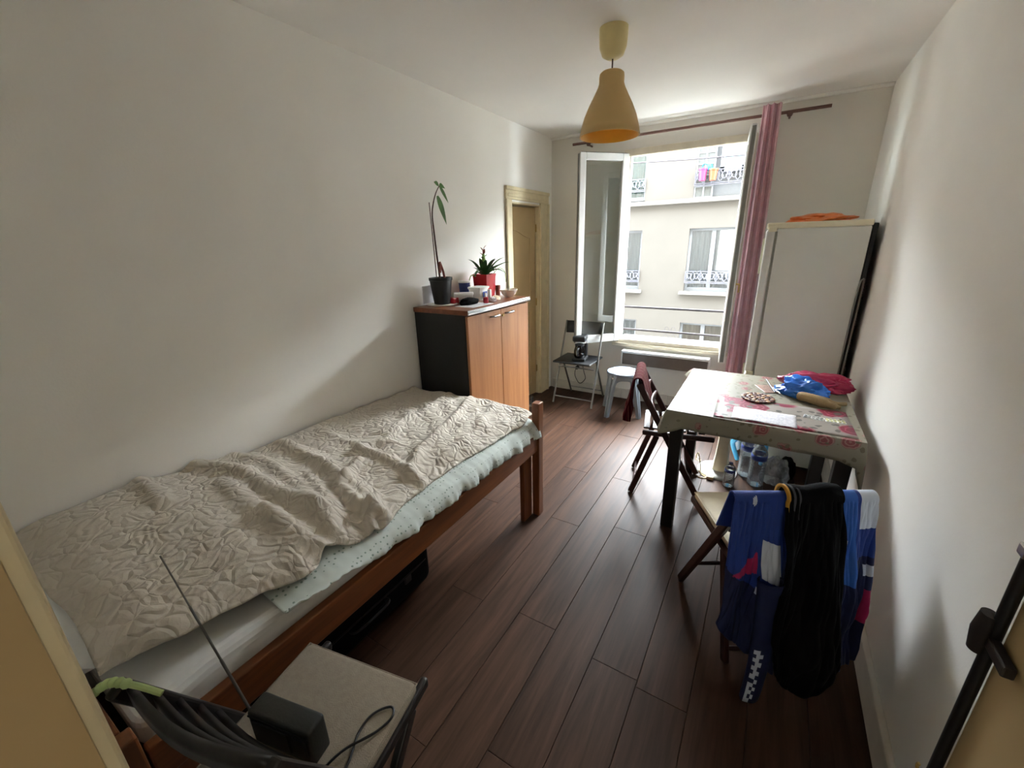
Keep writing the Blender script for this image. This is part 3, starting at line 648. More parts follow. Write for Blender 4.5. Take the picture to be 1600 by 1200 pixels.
b = BM(); rbox(b, D_+0.0102, D_+0.015, 0.0, L_, CZ-0.0138, CZ-0.001, 0.002, 1); obj('edge_strip', b, 'chrome', tp)
for k in (0, 1):
    ya, yb = 0.010+k*(L_-0.02)/2+0.0015, 0.010+(k+1)*(L_-0.02)/2-0.0015
    b = BM(); rbox(b, D_-0.019, D_, ya, yb, 0.06, CZ-0.038, 0.002, 1); d = obj('door', b, 'cabinet_front', t)
    yc = (yb-0.085) if k == 0 else (ya+0.095)
    b = BM(); tube(b, smooth_path([(D_, yc-0.045, CZ-0.075), (D_+0.022, yc-0.035, CZ-0.073), (D_+0.024, yc+0.035, CZ-0.073), (D_, yc+0.045, CZ-0.075)], 5), 0.006, 8); obj('handle', b, 'metal_grey', d, smooth=True)
    if k == 1:
        b = BM(); tube(b, [(D_-0.002, ya+0.02, CZ-0.085), (D_+0.008, ya+0.02, CZ-0.085)], 0.009, 12); obj('keyhole', b, 'brass', d, smooth=True)

# --- things on the cabinet
def leaf(bm, base, d, up_, L, w, curl=0.4, seg=10, fold=0.15):
    base = V(base); d = V(d).normalized(); up_ = V(up_); side = d.cross(up_).normalized(); pts = []
    for i in range(seg+1):
        s = i/seg; ang = curl*s
        p = base + d*(L*s) + V((0, 0, -1))*(L*curl*s*s*0.6)
        ww = w*math.sin(math.pi*min(1, 0.06+0.94*s)**0.8)*0.5
        pts.append((p-side*ww+V((0, 0, fold*ww)), p, p+side*ww+V((0, 0, fold*ww))))
    vs_ = [[bm.verts.new(q) for q in r] for r in pts]
    for a, c in zip(vs_, vs_[1:]):
        for k in (0, 1): bm.faces.new((a[k], a[k+1], c[k+1], c[k]))
    return bm
# avocado sapling
px, py = -1.86, 2.155
t = thing('potted_sapling', 'tall thin sapling with a few leaves in black plastic pot on cabinet', 'plant', (px, py, CZ+0.008))
b = BM(); lathe(b, [(0.048, 0), (0.066, 0.15), (0.070, 0.152), (0.070, 0.170), (0.064, 0.170), (0.060, 0.15)], seg=32, sq=0.25, capt=False); obj('pot', b, 'pot_black', t, smooth=True)
b = BM(); lathe(b, [(0.0, 0.148), (0.061, 0.148)], seg=24, capb=False, capt=False); obj('soil', b, 'soil', t)
b = BM(); tube(b, [(-0.01, -0.025, 0.15), (-0.01, -0.04, 0.62)], 0.003, 6); obj('stake', b, 'stem_brown', t)
b = BM(); st = smooth_path([(0, -0.005, 0.15), (0.0, -0.012, 0.24), (0, -0.02, 0.32), (0, -0.028, 0.45), (0.0, -0.032, 0.55), (0.0, -0.012, 0.62), (0.0, 0.02, 0.68), (0, 0.055, 0.72)], 5); n = len(st); tube(b, st, [0.007-0.0045*i/n for i in range(n)], 6); obj('stem', b, 'stem_brown', t, smooth=True)
b = BM(); tube(b, smooth_path([(0.012, 0.03, 0.15), (0.006, 0.025, 0.2), (0.0, 0.012, 0.25), (0.012, -0.01, 0.26), (0.01, -0.012, 0.2)], 5), 0.008, 6); obj('dead_stem', b, 'bloom', t, smooth=True)
for base, d, L, w, c in (((0, 0.03, 0.66), (0.15, 0.25, -1), 0.17, 0.05, 0.05), ((0, 0.055, 0.72), (0.1, 0.55, -0.8), 0.115, 0.03, 0.05), ((0, 0.055, 0.72), (0.1, 0.9, 0.1), 0.05, 0.028, 0.6), ((0, 0.05, 0.72), (0.1, -1, 0.45), 0.055, 0.028, 0.2)):
    b = BM(); leaf(b, base, d, V((1, 0, 0.2)), L, w, c, fold=0.3); obj('leaf', b, 'leaf_green', t, smooth=True)
b = BM(); lathe(b, [(0.085, 0), (0.10, 0.004), (0.10, 0.0065), (0.08, 0.005)], (px, py, CZ), 32); tag(obj('saucer', b, 'ceramic', smooth=True), 'flat white plate under the black plant pot', 'plate')
# white box behind pot
b = BM(); rbox(b, -1.955, -1.945, 2.07, 2.17, CZ+0.011, CZ+0.125, 0.003, 1); tag(obj('white_card', b, 'paper_white'), 'white card standing against the wall behind the black plant pot', 'card')
# bromeliad in red foil pot
px, py = -1.86, 2.655
t = thing('potted_bromeliad', 'green bromeliad with drooping leaves in square red pot on cabinet', 'plant', (px, py, CZ+0.0005))
b = BM(); lathe(b, [(0.056, 0), (0.062, 0.06), (0.066, 0.14), (0.070, 0.165), (0.062, 0.160), (0.058, 0.14)], seg=32, sq=0.75, capt=False); obj('pot', b, 'red_foil', t, smooth=True)
b = BM(); lathe(b, [(0.0, 0.138), (0.062, 0.138)], seg=24, sq=0.7, capb=False, capt=False); obj('soil', b, 'soil', t)
for k in range(20):
    a = k*2.4+0.3; el = 1.0+1.2*random.random(); L = 0.22+0.09*random.random()
    if math.cos(a) < -0.3: L *= 0.55; el += 0.5
    b = BM(); leaf(b, (0.01*math.cos(a), 0.01*math.sin(a), 0.14), (math.cos(a), math.sin(a), el), V((0, 0, 1)), L, 0.036, 0.6 if k % 3 else 1.2, fold=0.5); obj('leaf', b, 'leaf_dark' if k % 4 else 'leaf_green', t, smooth=True)
b = BM(); lathe(b, [(0.012, 0.13), (0.016, 0.20), (0.014, 0.27), (0.008, 0.31)], seg=12); obj('rosette', b, 'leaf_pale', t, smooth=True)
for k in range(9):
    a = k*2.4; b = BM(); leaf(b, (0, 0, 0.24+0.012*k), (math.cos(a), math.sin(a), 0.9+0.12*k), V((0, 0, 1)), 0.055, 0.02, 0.5, 6, 0.4); obj('bract', b, 'bloom' if k > 3 else 'leaf_green', t, smooth=True)
b = BM(); tube(b, smooth_path([(0.04, 0.06, 0.16), (0.05, 0.13, 0.20), (0.06, 0.19, 0.17), (0.06, 0.21, 0.09)], 6), 0.003, 6); obj('leaf', b, 'leaf_pale', t, smooth=True)
b = BM(); tube(b, smooth_path([(-0.03, -0.06, 0.15), (-0.04, -0.11, 0.16), (-0.04, -0.14, 0.11), (-0.03, -0.13, 0.05)], 6), 0.004, 6); obj('leaf', b, 'leaf_pale', t, smooth=True)
# bowl
t = thing('bowl', 'white ceramic bowl with faint floral band near the cabinet edge', 'bowl', (-1.66, 2.675, CZ+0.0005))
b = BM(); lathe(b, [(0.028, 0), (0.032, 0.006), (0.05, 0.02), (0.062, 0.045), (0.067, 0.055), (0.064, 0.057), (0.058, 0.045), (0.044, 0.018), (0.0, 0.012)], seg=36, capt=False); obj('body', b, 'ceramic', t, smooth=True)
b = BM(); tube(b, [(0, 0, 0.015), (0.01, 0.0, 0.075)], 0.004, 6); obj('spoon_handle', b, 'ceramic', t)
# paper towel roll, lying
t = thing('paper_roll', 'white paper roll lying on its side on the cabinet', 'roll', (-1.79, 2.30, CZ+0.036))
b = BM(); 
def hcyl(bm, p0, p1, r, ri=None, seg=28):
    p0 = V(p0); p1 = V(p1); tube(bm, [p0, p1], r, seg)
hcyl(b, (-0.055, -0.035, 0), (0.055, 0.035, 0), 0.034); obj('paper', b, 'paper_white', t, smooth=True)
b = BM(); hcyl(b, (0.053, 0.0337, 0), (0.0565, 0.036, 0), 0.017); obj('core', b, 'stem_brown', t, smooth=True)
b = BM(); rbox(b, -1.87, -1.80, 2.20, 2.26, CZ+0.0005, CZ+0.04, 0.006, 2); tag(obj('red_box', b, 'red_plastic'), 'small red box left of the white paper roll on cabinet', 'box')
# black pouch
b = BM(); blob(b, (-1.70, 2.235, CZ+0.003), 0.045, 0.085, 0.032, 0.15, 2, 3); tag(obj('black_pouch', b, 'black_fabric', smooth=True), 'soft black pouch lying near the cabinet front edge', 'pouch')
b = BM(); box(b, -1.72, -1.57, 2.11, 2.33, CZ+0.0005, CZ+0.002); tag(obj('paper_sheet', b, 'paper_white'), 'loose white paper under the black pouch on cabinet', 'paper')
# nail polish bottle
t = thing('nail_polish_bottle', 'small red nail polish bottle with clear cap on cabinet', 'bottle', (-1.625, 2.325, CZ+0.0025))
b = BM(); lathe(b, [(0.016, 0), (0.018, 0.006), (0.018, 0.034), (0.008, 0.04)], seg=18); obj('body', b, 'red_plastic', t, smooth=True)
b = BM(); lathe(b, [(0.008, 0.040), (0.007, 0.062), (0.003, 0.066)], seg=12); obj('cap', b, 'white_plastic', t, smooth=True)
# white tub with lid
t = thing('plastic_tub', 'white plastic tub with lid and blue label on cabinet', 'tub', (-1.775, 2.455, CZ+0.0005))
b = BM(); lathe(b, [(0.045, 0), (0.054, 0.078)], seg=32, sq=0.6, sy=1.1); obj('body', b, 'white_plastic', t, smooth=True)
b = BM(); lathe(b, [(0.058, 0.0785), (0.060, 0.084), (0.060, 0.092), (0.054, 0.094)], seg=32, sq=0.6, sy=1.1); obj('lid', b, 'white_plastic', t, smooth=True)
b = BM(); rbox(b, 0.049, 0.053, -0.02, 0.03, 0.02, 0.06, 0.001, 1); obj('label_sticker', b, 'label_blue', t)
# blue cup with white lid
t = thing('lidded_cup', 'dark blue cup with white lid standing by the wall on cabinet', 'cup', (-1.915, 2.475, CZ+0.0005))
b = BM(); lathe(b, [(0.034, 0), (0.042, 0.115)], seg=26); obj('body', b, 'blue_plastic', t, smooth=True)
b = BM(); lathe(b, [(0.044, 0.1155), (0.044, 0.128), (0.038, 0.13)], seg=26); obj('lid', b, 'white_plastic', t, smooth=True)
b = BM(); rbox(b, -1.70, -1.678, 2.455, 2.475, CZ+0.0005, CZ+0.075, 0.003, 2); tag(obj('white_stick_box', b, 'white_plastic'), 'slim upright white box in front of the white tub', 'box')
b = BM(); blob(b, (-1.665, 2.50, CZ), 0.03, 0.045, 0.022, 0.2, 2, 5); tag(obj('shell', b, 'shell', smooth=True), 'beige sea shell lying between the red bottle and bowl', 'shell')
b = BM(); blob(b, (-1.63, 2.42, CZ), 0.02, 0.02, 0.022, 0.3, 3, 9); tag(obj('tissue', b, 'paper_white', smooth=True), 'crumpled white tissue beside the sea shell', 'tissue')
t = thing('tumbler', 'small reddish tumbler beside the square red pot on cabinet', 'tumbler', (-1.80, 2.742, CZ+0.0005))
b = BM(); lathe(b, [(0.018, 0), (0.022, 0.075), (0.020, 0.075), (0.016, 0.006)], seg=20, capt=False); obj('body', b, 'bloom', t, smooth=True)

# drinking glass on the floor
b = BM(); lathe(b, [(0.028, 0), (0.034, 0.10), (0.031, 0.10), (0.025, 0.008)], (-1.90, 3.41, 0.0005), 24, capt=False); tag(obj('drinking_glass', b, 'clear_glass', smooth=True), 'clear drinking glass on the floor by the left doorway', 'glass')

# ------------------------------------------------------------------ bed
BX0, BX1 = -1.975, -1.0; BY0, BY1 = 0.03, 1.925
t = thing('bed', 'single wooden bed frame along the left wall', 'bed', (BX1, BY1, 0))
def bp(name, x0, x1, y0, y1, z0, z1, m, r=0.005):
    b = BM(); rbox(b, x0, x1, y0, y1, z0, z1, r, 2); return obj(name, b, m, t, world=True)
for xa in (BX1-0.03, BX0): bp('side_rail', xa, xa+0.03, BY0+0.06, BY1-0.045, 0.43, 0.535, 'bed_wood_y')
for (xa, ya) in ((BX1-0.033, BY1-0.055), (BX0, BY1-0.055), (BX1-0.033, BY0), (BX0, BY0)):
    bp('post', xa, xa+0.045, ya, ya+0.055, 0, 0.718 if xa > -1.5 and ya > 1 else 0.60, 'bed_wood_z')
bp('leg_board', BX1-0.063, BX1-0.034, BY1-0.15, BY1-0.057, 0, 0.429, 'bed_wood_z')
bp('leg_board', BX1-0.063, BX1-0.034, BY0+0.057, BY0+0.15, 0, 0.429, 'bed_wood_z')
for z0, z1 in ((0.555, 0.61), (0.44, 0.54)): bp('footboard', BX0+0.046, BX1-0.034, BY1-0.045, BY1-0.02, z0, z1, 'bed_wood_x')
for z0, z1 in ((0.555, 0.60), (0.44, 0.54)): bp('headboard', BX0+0.046, BX1-0.034, BY0+0.015, BY0+0.04, z0, z1, 'bed_wood_x')
for k in range(8): bp('slat', BX0+0.031, BX1-0.031, 0.16+k*0.21, 0.23+k*0.21, 0.465, 0.485, 'bed_wood_x', 0.003)
# mattress
b = BM(); rbox(b, BX0+0.032, BX1-0.036, BY0+0.06, BY1-0.06, 0.486, 0.60, 0.035, 4)
bmesh.ops.subdivide_edges(b, edges=b.edges[:], cuts=14, use_grid_fill=True)
for v in b.verts:
    if v.co.x > -1.2: v.co.x += 0.010*mnoise.noise(V((v.co.y*6, v.co.z*14, 3)))+0.006*mnoise.noise(V((v.co.y*19+v.co.z*30, v.co.z*8, 5))); v.co.z += 0.010*mnoise.noise(V((v.co.y*7, v.co.x*7, 1)))
tag(obj('mattress', b, 'sheet_white', smooth=True), 'thin mattress under white sheet on the wooden bed', 'mattress')
# pillow at the near end
b = BM(); b2 = BM(); bmesh.ops.create_grid(b2, x_segments=24, y_segments=20, size=1)
def pil(u, v, top):
    e = max(0, (1-abs(u)**4)*(1-abs(v)**4))**0.5
    return V((-1.56+0.37*u*(1-0.03*v*v), 0.265+0.205*v*(1-0.04*u*u), 0.652+(0.034 if top else -0.046)*e+0.006*mnoise.noise(V((u*3, v*3, 1.0)))))
b2.free()
grid(b, lambda u, v: pil(2*u-1, 2*v-1, True), 26, 20); grid(b, lambda u, v: pil(2*u-1, 2*v-1, False), 26, 20); bmesh.ops.remove_doubles(b, verts=b.verts[:], dist=0.0005)
tag(obj('pillow', b, 'sheet_white', smooth=True), 'white pillow under the quilt at the near end of bed', 'pillow')
# quilt: height field with folds
hem = [(0.09, -1.15), (0.237, -1.10), (0.388, -1.085), (0.517, -1.05), (0.635, -1.085), (0.72, -1.05), (0.80, -1.035), (0.95, -1.075), (1.045, -1.08), (1.21, -1.085), (1.54, -1.06), (1.80, -1.035), (1.90, -1.06)]
def interp(tab, x):
    if x <= tab[0][0]: return tab[0][1]
    for (a, va), (c, vc) in zip(tab, tab[1:]):
        if x <= c:
            s = (x-a)/(c-a); s = s*s*(3-2*s); return va+(vc-va)*s
    return tab[-1][1]
def fpx(x, y, z=0.67):
    d = fw+rt2*((x-800)/F)+up2*((600-y)/F); k = (z-CAMH)/d.z; return V((d.x*k, d.y*k))
ridges = [ # pixels traced on the bed surface, height, width
    ([(300, 735), (380, 740), (440, 775), (500, 800)], 0.030, 0.035),
    ([(170, 755), (230, 770), (260, 800)], 0.020, 0.03),
    ([(440, 690), (500, 715), (560, 760), (600, 800)], 0.022, 0.030),
    ([(560, 720), (530, 760), (560, 785), (600, 795)], 0.030, 0.022),
    ([(420, 810), (480, 850), (540, 855), (575, 840)], 0.035, 0.030),
    ([(350, 760), (430, 830), (470, 880)], 0.022, 0.035),
    ([(560, 700), (620, 720), (665, 745)], 0.020, 0.022),
    ([(735, 620), (700, 660), (655, 700), (640, 735)], 0.024, 0.025),
    ([(700, 612), (660, 640), (600, 670)], 0.014, 0.03),
    ([(770, 630), (740, 670), (690, 710)], 0.012, 0.025),
    ([(500, 670), (560, 690), (620, 690)], 0.014, 0.03),
    ([(640, 640), (600, 690), (560, 700)], 0.012, 0.025),
    ([(350, 710), (420, 720), (470, 760), (520, 830)], 0.018, 0.03),
    ([(480, 740), (520, 790), (520, 830)], 0.016, 0.02),
    ([(590, 770), (575, 800), (590, 825)], 0.030, 0.018),
]
rpl = [([fpx(*p) for p in pl], h, w) for pl, h, w in ridges]
def segd(p, a, c):
    ac = c-a; s = max(0, min(1, (p-a).dot(ac)/ac.length_squared)); return (p-(a+ac*s)).length
def qz(x, y, hx):
    base = interp([(0.08, 0.690), (0.2, 0.718), (0.42, 0.718), (0.6, 0.682), (0.9, 0.655), (1.4, 0.648), (1.92, 0.645)], y)
    if x > -1.24: base -= (interp([(0.08, 0.045), (0.5, 0.06), (1.0, 0.035), (1.9, 0.01)], y))*((x+1.24)/0.2)**1.3
    z = base
    p = V((x, y))
    for pl, h, w in rpl:
        d = min(segd(p, a, c) for a, c in zip(pl, pl[1:]))
        if d < w*3: z += h*math.exp(-(d/w)**2)
    z += 0.014*mnoise.noise(V((x*5.0, y*5.0, 0.3)))+0.004*mnoise.noise(V((x*13+y*3, y*11, 2.0)))+0.0015*mnoise.noise(V((x*31, y*27, 5.0)))
    # rolls running across in the far half
    z += 0.003*math.sin((x*0.8+y)*38+2*mnoise.noise(V((x*3, y*3, 7))))*min(1, max(0, (y-0.9)*2))
    dh = hx-x
    if dh < 0.05: z -= 0.018*(1-dh/0.05)**2
    z0 = 0.622 if x > -1.2 else 0.625
    return max(z, z0)
def quilt(u, v):
    y = 0.095+u*(1.93-0.095); hx = interp(hem, y)+0.007*mnoise.noise(V((y*14, 0, 0)))
    x = -1.972+(hx+1.972)*v
    if u < 0.02: pass
    yy = y + 0.02*mnoise.noise(V((x*4, 3, 0)))*(1 if u < 0.03 or u > 0.97 else 0.3)
    return V((x, yy, qz(x, yy, hx)))
b = BM(); grid(b, quilt, 300, 170); tag(obj('quilt', b, 'quilt', smooth=True, solid=0.009), 'rumpled beige quilted bedspread with embossed floral pattern on the bed', 'bedspread')
# mint dotted sheet hanging below the quilt
def dsheet(u, v):
    y = 0.42+u*(1.885-0.42)
    ru = 1.6*mnoise.noise(V((y*13, 0, 0)))+0.5*mnoise.noise(V((y*37, 2, 0)))
    top = V((interp(hem, y)-0.06, y, 0.628)); edge = V((-1.022, y, 0.602+0.01*mnoise.noise(V((y*6, 1, 1)))))
    drop = interp([(0.42, -0.03), (0.55, 0.0), (0.8, 0.045), (1.1, 0.055), (1.5, 0.065), (1.875, 0.085)], y)
    bot = V((-0.992+0.012*ru, y, 0.602-drop+0.008*mnoise.noise(V((y*9, 4, 0)))))
    if v < 0.45: s = v/0.45; p = top.lerp(edge, s); p.z += 0.004*ru*s
    else: s = (v-0.45)/0.55; p = edge.lerp(bot, s); p.x += 0.010*math.sin(math.pi*s)+0.008*ru*s
    return p
b = BM(); grid(b, dsheet, 260, 16)
def flap(u, v):
    y = 1.80+0.10*u; return V((-0.985+0.02*math.sin(u*9)+0.012*v, y+0.02*v, 0.665-0.12*v-0.02*u))
tag(obj('dotted_sheet', b, 'dotted_sheet', smooth=True, solid=0.003), 'mint green dotted sheet peeking out under the quilt', 'sheet')
# suitcase under the bed
t = thing('suitcase', 'black suitcase lying under the bed', 'suitcase', (-1.43, 0.80, 0))
b = BM(); rbox(b, -0.22, 0.22, -0.42, 0.38, 0.012, 0.26, 0.045, 4); obj('shell', b, 'black_fabric', t, smooth=True)
b = BM(); tube(b, smooth_path([(0.218, -0.09, 0.13), (0.245, -0.08, 0.135), (0.25, 0.0, 0.135), (0.245, 0.08, 0.135), (0.218, 0.09, 0.13)], 5), 0.009, 8); obj('handle', b, 'black_plastic', t, smooth=True)
for y in (-0.25, 0.22):
    b = BM(); rbox(b, 0.215, 0.225, y-0.02, y+0.02, 0.11, 0.15, 0.004, 2); obj('latch', b, 'dark_iron', t)
b = BM(); tube(b, smooth_path([(0.2, -0.36, 0.15), (0.222, -0.3, 0.15), (0.222, 0.28, 0.15), (0.2, 0.35, 0.15)], 4), 0.004, 6); obj('zip', b, 'dark_iron', t)
for sx in (-0.17, 0.17):
    for sy in (-0.36, 0.32):
        b = BM(); lathe(b, [(0.014, 0), (0.016, 0.014)], (sx, sy, 0), 12); obj('foot', b, 'black_plastic', t)

# ------------------------------------------------------------------ folding wooden chairs
def folding_chair(label, loc, rz, m, seat='slats', backh=0.775, nslat=3, wide=0.40, ty=-0.245, aframe=False, slat=0.052, gap=0.075):
    t = thing('folding_chair', label, 'chair', loc, rz)
    hw = wide/2
    top = lambda s: V((s*(hw-0.012), ty, backh)); ff = lambda s: V((s*(hw-0.012), 0.205, 0.0))
    for s in (-1, 1):
        b = BM(); a = ff(s); c = top(s); d = (c-a).normalized(); beam(b, a+d*0.006, c, 0.022, 0.036, V((1, 0, 0)), 0.006); obj('leg', b, m, t)
        b = BM(); beam(b, V((s*(hw-0.040), -0.215, 0.004)), V((s*(hw-0.040), -0.085 if aframe else 0.165, 0.417)), 0.022, 0.034, V((1, 0, 0)), 0.005); obj('leg', b, m, t)
        b = BM(); rbox(b, s*(hw-0.036)-0.011, s*(hw-0.036)+0.011, -0.17, 0.235, 0.418, 0.450, 0.009, 3); obj('seat_rail', b, m, t)
    b = BM(); tube(b, [(-hw+0.01, 0.205-(0.205-ty)*0.2/backh, 0.20), (hw-0.01, 0.205-(0.205-ty)*0.2/backh, 0.20)], 0.009, 8); obj('stretcher', b, m, t, smooth=True)
    b = BM(); tube(b, [(-hw+0.04, -0.20 if aframe else -0.17, 0.055), (hw-0.04, -0.20 if aframe else -0.17, 0.055)], 0.009, 8); obj('stretcher', b, m, t, smooth=True)
    for k in range(7):
        y = -0.165+k*0.052; b = BM(); rbox(b, -hw+0.055, hw-0.055, y, y+0.036, 0.4505, 0.462, 0.003, 2); obj('seat_slat', b, m, t)
    for k in range(nslat):
        z = backh-0.03-k*gap; yy = ty+(backh-z)/backh*(0.205-ty)
        b = BM(); w = hw-0.025
        def sl(u, v, z=z, yy=yy): return V((-w+2*w*u, yy-0.022*math.sin(math.pi*u), z-slat/2+slat*v))
        grid(b, sl, 10, 1); obj('back_slat', b, m, t, smooth=True, solid=0.012)
    if seat == 'cushion':
        b = BM(); rbox(b, -hw+0.02, hw-0.02, -0.18, 0.195, 0.4625, 0.497, 0.015, 3); cu = obj('cushion', b, 'cream_fabric', t, smooth=True)
        b = BM(); lp = [(-hw+0.024, -0.176), (hw-0.024, -0.176), (hw-0.024, 0.191), (-hw+0.024, 0.191), (-hw+0.024, -0.176)]; tube(b, [(x, y, 0.490) for x, y in lp], 0.004, 6); obj('piping', b, 'cream_fabric', cu, smooth=True)
    return t
ch2 = folding_chair('dark wooden folding chair with cream cushion, clothes hung over its back', (0.092, 1.680, 0), R(29), 'dark_wood', 'cushion', 0.735, ty=-0.22, aframe=True)
ch3 = folding_chair('dark wooden folding chair with slatted seat, striped scarf over its back', (-0.415, 2.59, 0), R(-78), 'dark_wood', 'slats', 0.75, ty=-0.21, aframe=True)
ch4 = folding_chair('black folding chair with beige seat pad, nearest in front of the bed', (-0.763, 0.300, 0), R(11), 'black_wood', 'slats', 0.805, 5, slat=0.046, ty=-0.19, gap=0.056)
# beige seat pad on the near chair
b = BM(); rbox(b, -0.178, 0.178, -0.18, 0.185, 0.4625, 0.498, 0.016, 4)
bmesh.ops.transform(b, matrix=Matrix.Translation((-0.763, 0.300, 0)) @ Matrix.Rotation(R(11), 4, 'Z'), verts=b.verts[:])
sp = thing('seat_pad', 'beige fabric seat pad with seamed edge on the black chair', 'cushion', (-0.763, 0.300, 0.4625), R(11))
obj('pad', b, 'beige_fabric', sp, smooth=True, world=True)
b = BM(); lp = [(-0.175, -0.177), (0.175, -0.177), (0.175, 0.182), (-0.175, 0.182), (-0.175, -0.177)]; tube(b, [(x, y, 0.029) for x, y in lp], 0.003, 6); obj('seam', b, 'beige_fabric', sp, smooth=True)
# radio
t = thing('radio', 'small black radio with raised antenna on the beige seat pad', 'radio', (-0.770, 0.268, 0.499), R(13))
b = BM(); rbox(b, -0.085, 0.085, -0.022, 0.028, 0.0, 0.098, 0.008, 3); obj('body', b, 'charcoal', t, smooth=True)
b = BM(); rbox(b, -0.075, 0.03, -0.0255, -0.021, 0.02, 0.08, 0.003, 1); obj('speaker_grille', b, 'black_plastic', t)
b = BM(); rbox(b, 0.04, 0.075, -0.0255, -0.021, 0.03, 0.08, 0.003, 1); obj('dial', b, 'black_plastic', t)
b = BM(); rbox(b, -0.082, 0.082, -0.0235, -0.0215, 0.083, 0.087, 0.0006, 1); obj('seam_line', b, 'black_plastic', t)
a0 = WM(t) @ V((-0.086, -0.012, 0.09)); tip = V((-0.926, 0.20, 1.0))
b = BM(); q1 = a0.lerp(tip, 0.35); q2 = a0.lerp(tip, 0.7); tube(b, [a0, q1, q1, q2, q2, tip], [0.003, 0.003, 0.0023, 0.0023, 0.0015, 0.0015], 8); an = obj('antenna', b, 'metal_grey', t, world=True)
b = BM(); lathe(b, [(0, -0.003), (0.003, 0), (0, 0.003)], tuple(tip), 8, capb=False, capt=False); obj('tip', b, 'metal_grey', an, world=False) if False else b.free()
# black cable on the pad
b = BM(); zc = 0.5025
tube(b, smooth_path([(-0.60, 0.20, zc), (-0.625, 0.30, zc), (-0.655, 0.355, zc), (-0.66, 0.40, zc), (-0.635, 0.435, zc), (-0.615, 0.42, zc), (-0.625, 0.375, zc), (-0.655, 0.31, zc+0.006), (-0.665, 0.24, zc), (-0.66, 0.17, zc)], 6), 0.0027, 6)
tag(obj('power_cable', b, 'black_plastic', smooth=True), 'thin black cable looped on the beige seat pad', 'cable')
# pale green beaded cord on the chair back
c4 = Matrix.Translation((-0.763, 0.300, 0)) @ Matrix.Rotation(R(11), 4, 'Z')
path = smooth_path([c4 @ V(p) for p in ((-0.10, -0.165, 0.800), (-0.145, -0.180, 0.820), (-0.190, -0.195, 0.822), (-0.208, -0.225, 0.800), (-0.205, -0.240, 0.75), (-0.20, -0.245, 0.68), (-0.195, -0.245, 0.60), (-0.185, -0.245, 0.50), (-0.18, -0.245, 0.42))], 8)
t = thing('beaded_cord', 'pale green cord with beads looped over the near chair back', 'cord', (-0.96, 0.0, 0.6))
b = BM(); tube(b, path, 0.0055, 8); obj('cord', b, 'pale_green', t, smooth=True, world=True)
for k in range(10, 26, 2):
    b = BM(); bmesh.ops.create_icosphere(b, subdivisions=2, radius=0.0088); bmesh.ops.translate(b, verts=b.verts[:], vec=path[k]); obj('bead', b, 'pale_green', t, smooth=True, world=True)

# ------------------------------------------------------------------ draped clothes
def drape(name, mats, loc, rz, x0, x1, Lb, Lf, zt, y0, label, cat, folds=5, amp=0.02, seed=0, mfn=None, lean=0.0, spread=0.0, thick=0.006, rad=0.022, parent=None, nu=130, nv=150, topw=0.0, drift=0.0):
    """rail along local x at (y0, zt); the front side hangs towards -y"""
    def f(u, v):
        lf = Lf(u); lb = Lb(u) if callable(Lb) else Lb
        arc = math.pi*rad; tot = lf+arc+lb; s = v*tot
        x = x0+(x1-x0)*u
        fold = math.sin(u*folds*2*math.pi+seed+1.5*mnoise.noise(V((u*3, v*2, seed))))
        if s < lf:
            d = lf-s; y = y0-rad-lean*d; z = zt-d
            k = min(1, d/0.25); y += -amp*k*(0.5+0.5*fold)-0.018*k*mnoise.noise(V((u*4, d*7, seed)))-0.014*k*abs(mnoise.noise(V((u*9+d*4, d*5, seed+3))))-0.006*mnoise.noise(V((u*16, d*13+u*6, seed+5)))
            x += spread*(u-0.5)*d + drift*d + 0.02*k*mnoise.noise(V((u*2, d*4, seed+9)))
        elif s < lf+arc:
            a = (s-lf)/rad; y = y0-rad*math.cos(a); z = zt+rad*math.sin(a)+topw*fold*0.3
        else:
            d = s-lf-arc; y = y0+rad+0.25*d; z = zt-d; y += amp*0.5*(0.5+0.5*fold)*min(1, d/0.2)
        return V((x, y, z))
    b = BM(); grid(b, f, nu, nv, mfn)
    o = obj(name, b, mats, parent, smooth=True, solid=thick)
    if parent is None:
        o.location = loc; o.rotation_euler = (0, 0, rz)
    if label: tag(o, label, cat)
    return o
L2 = (0.092, 1.680, 0)
jt = thing('blue_jacket', 'blue sports jacket with white and pink panels hung over the chair back', 'jacket', L2, R(29))
def jm(u, v):  # 0 blue 1 white 2 pink 3 navy 4 bright
    if (u-0.36)**2+((v-0.70)*2.2)**2 < 0.0016 or (abs(u-0.39) < 0.012 and 0.70 < v < 0.73): return 1
    if 0.40 < v < 0.56 and 0.55 < u < 0.85: return 1
    if 0.30 < v < 0.34 and 0.5 < u < 0.8: return 1
    if 0.30+0.2*u < v < 0.285+0.42*u and 0.08 < u < 0.5: return 2
    if v < 0.33: return 3
    return 0
drape('front_panel', ['jacket_blue', 'jacket_white', 'jacket_pink', 'jacket_navy', 'jacket_bright'], None, 0, -0.240, -0.070, 0.16, lambda u: 0.42+0.22*u**0.7, 0.742, -0.225, None, None, 1.6, 0.03, 1, jm, 0.12, 0.16, parent=jt, drift=-0.01)
def jm2(u, v):
    e = ((u-0.22)/0.13)**2+((v-0.57)/0.018)**2
    if 0.45 < e < 1: return 1
    if v > 0.62 and u > 0.62 and v < 0.8: return 1
    if 0.42 < v < 0.47 and u > 0.8: return 1
    if u > 0.86 and 0.2 < v < 0.36: return 2
    if u < 0.55 and v > 0.4: return 4
    return 3 if v < 0.5 else 0
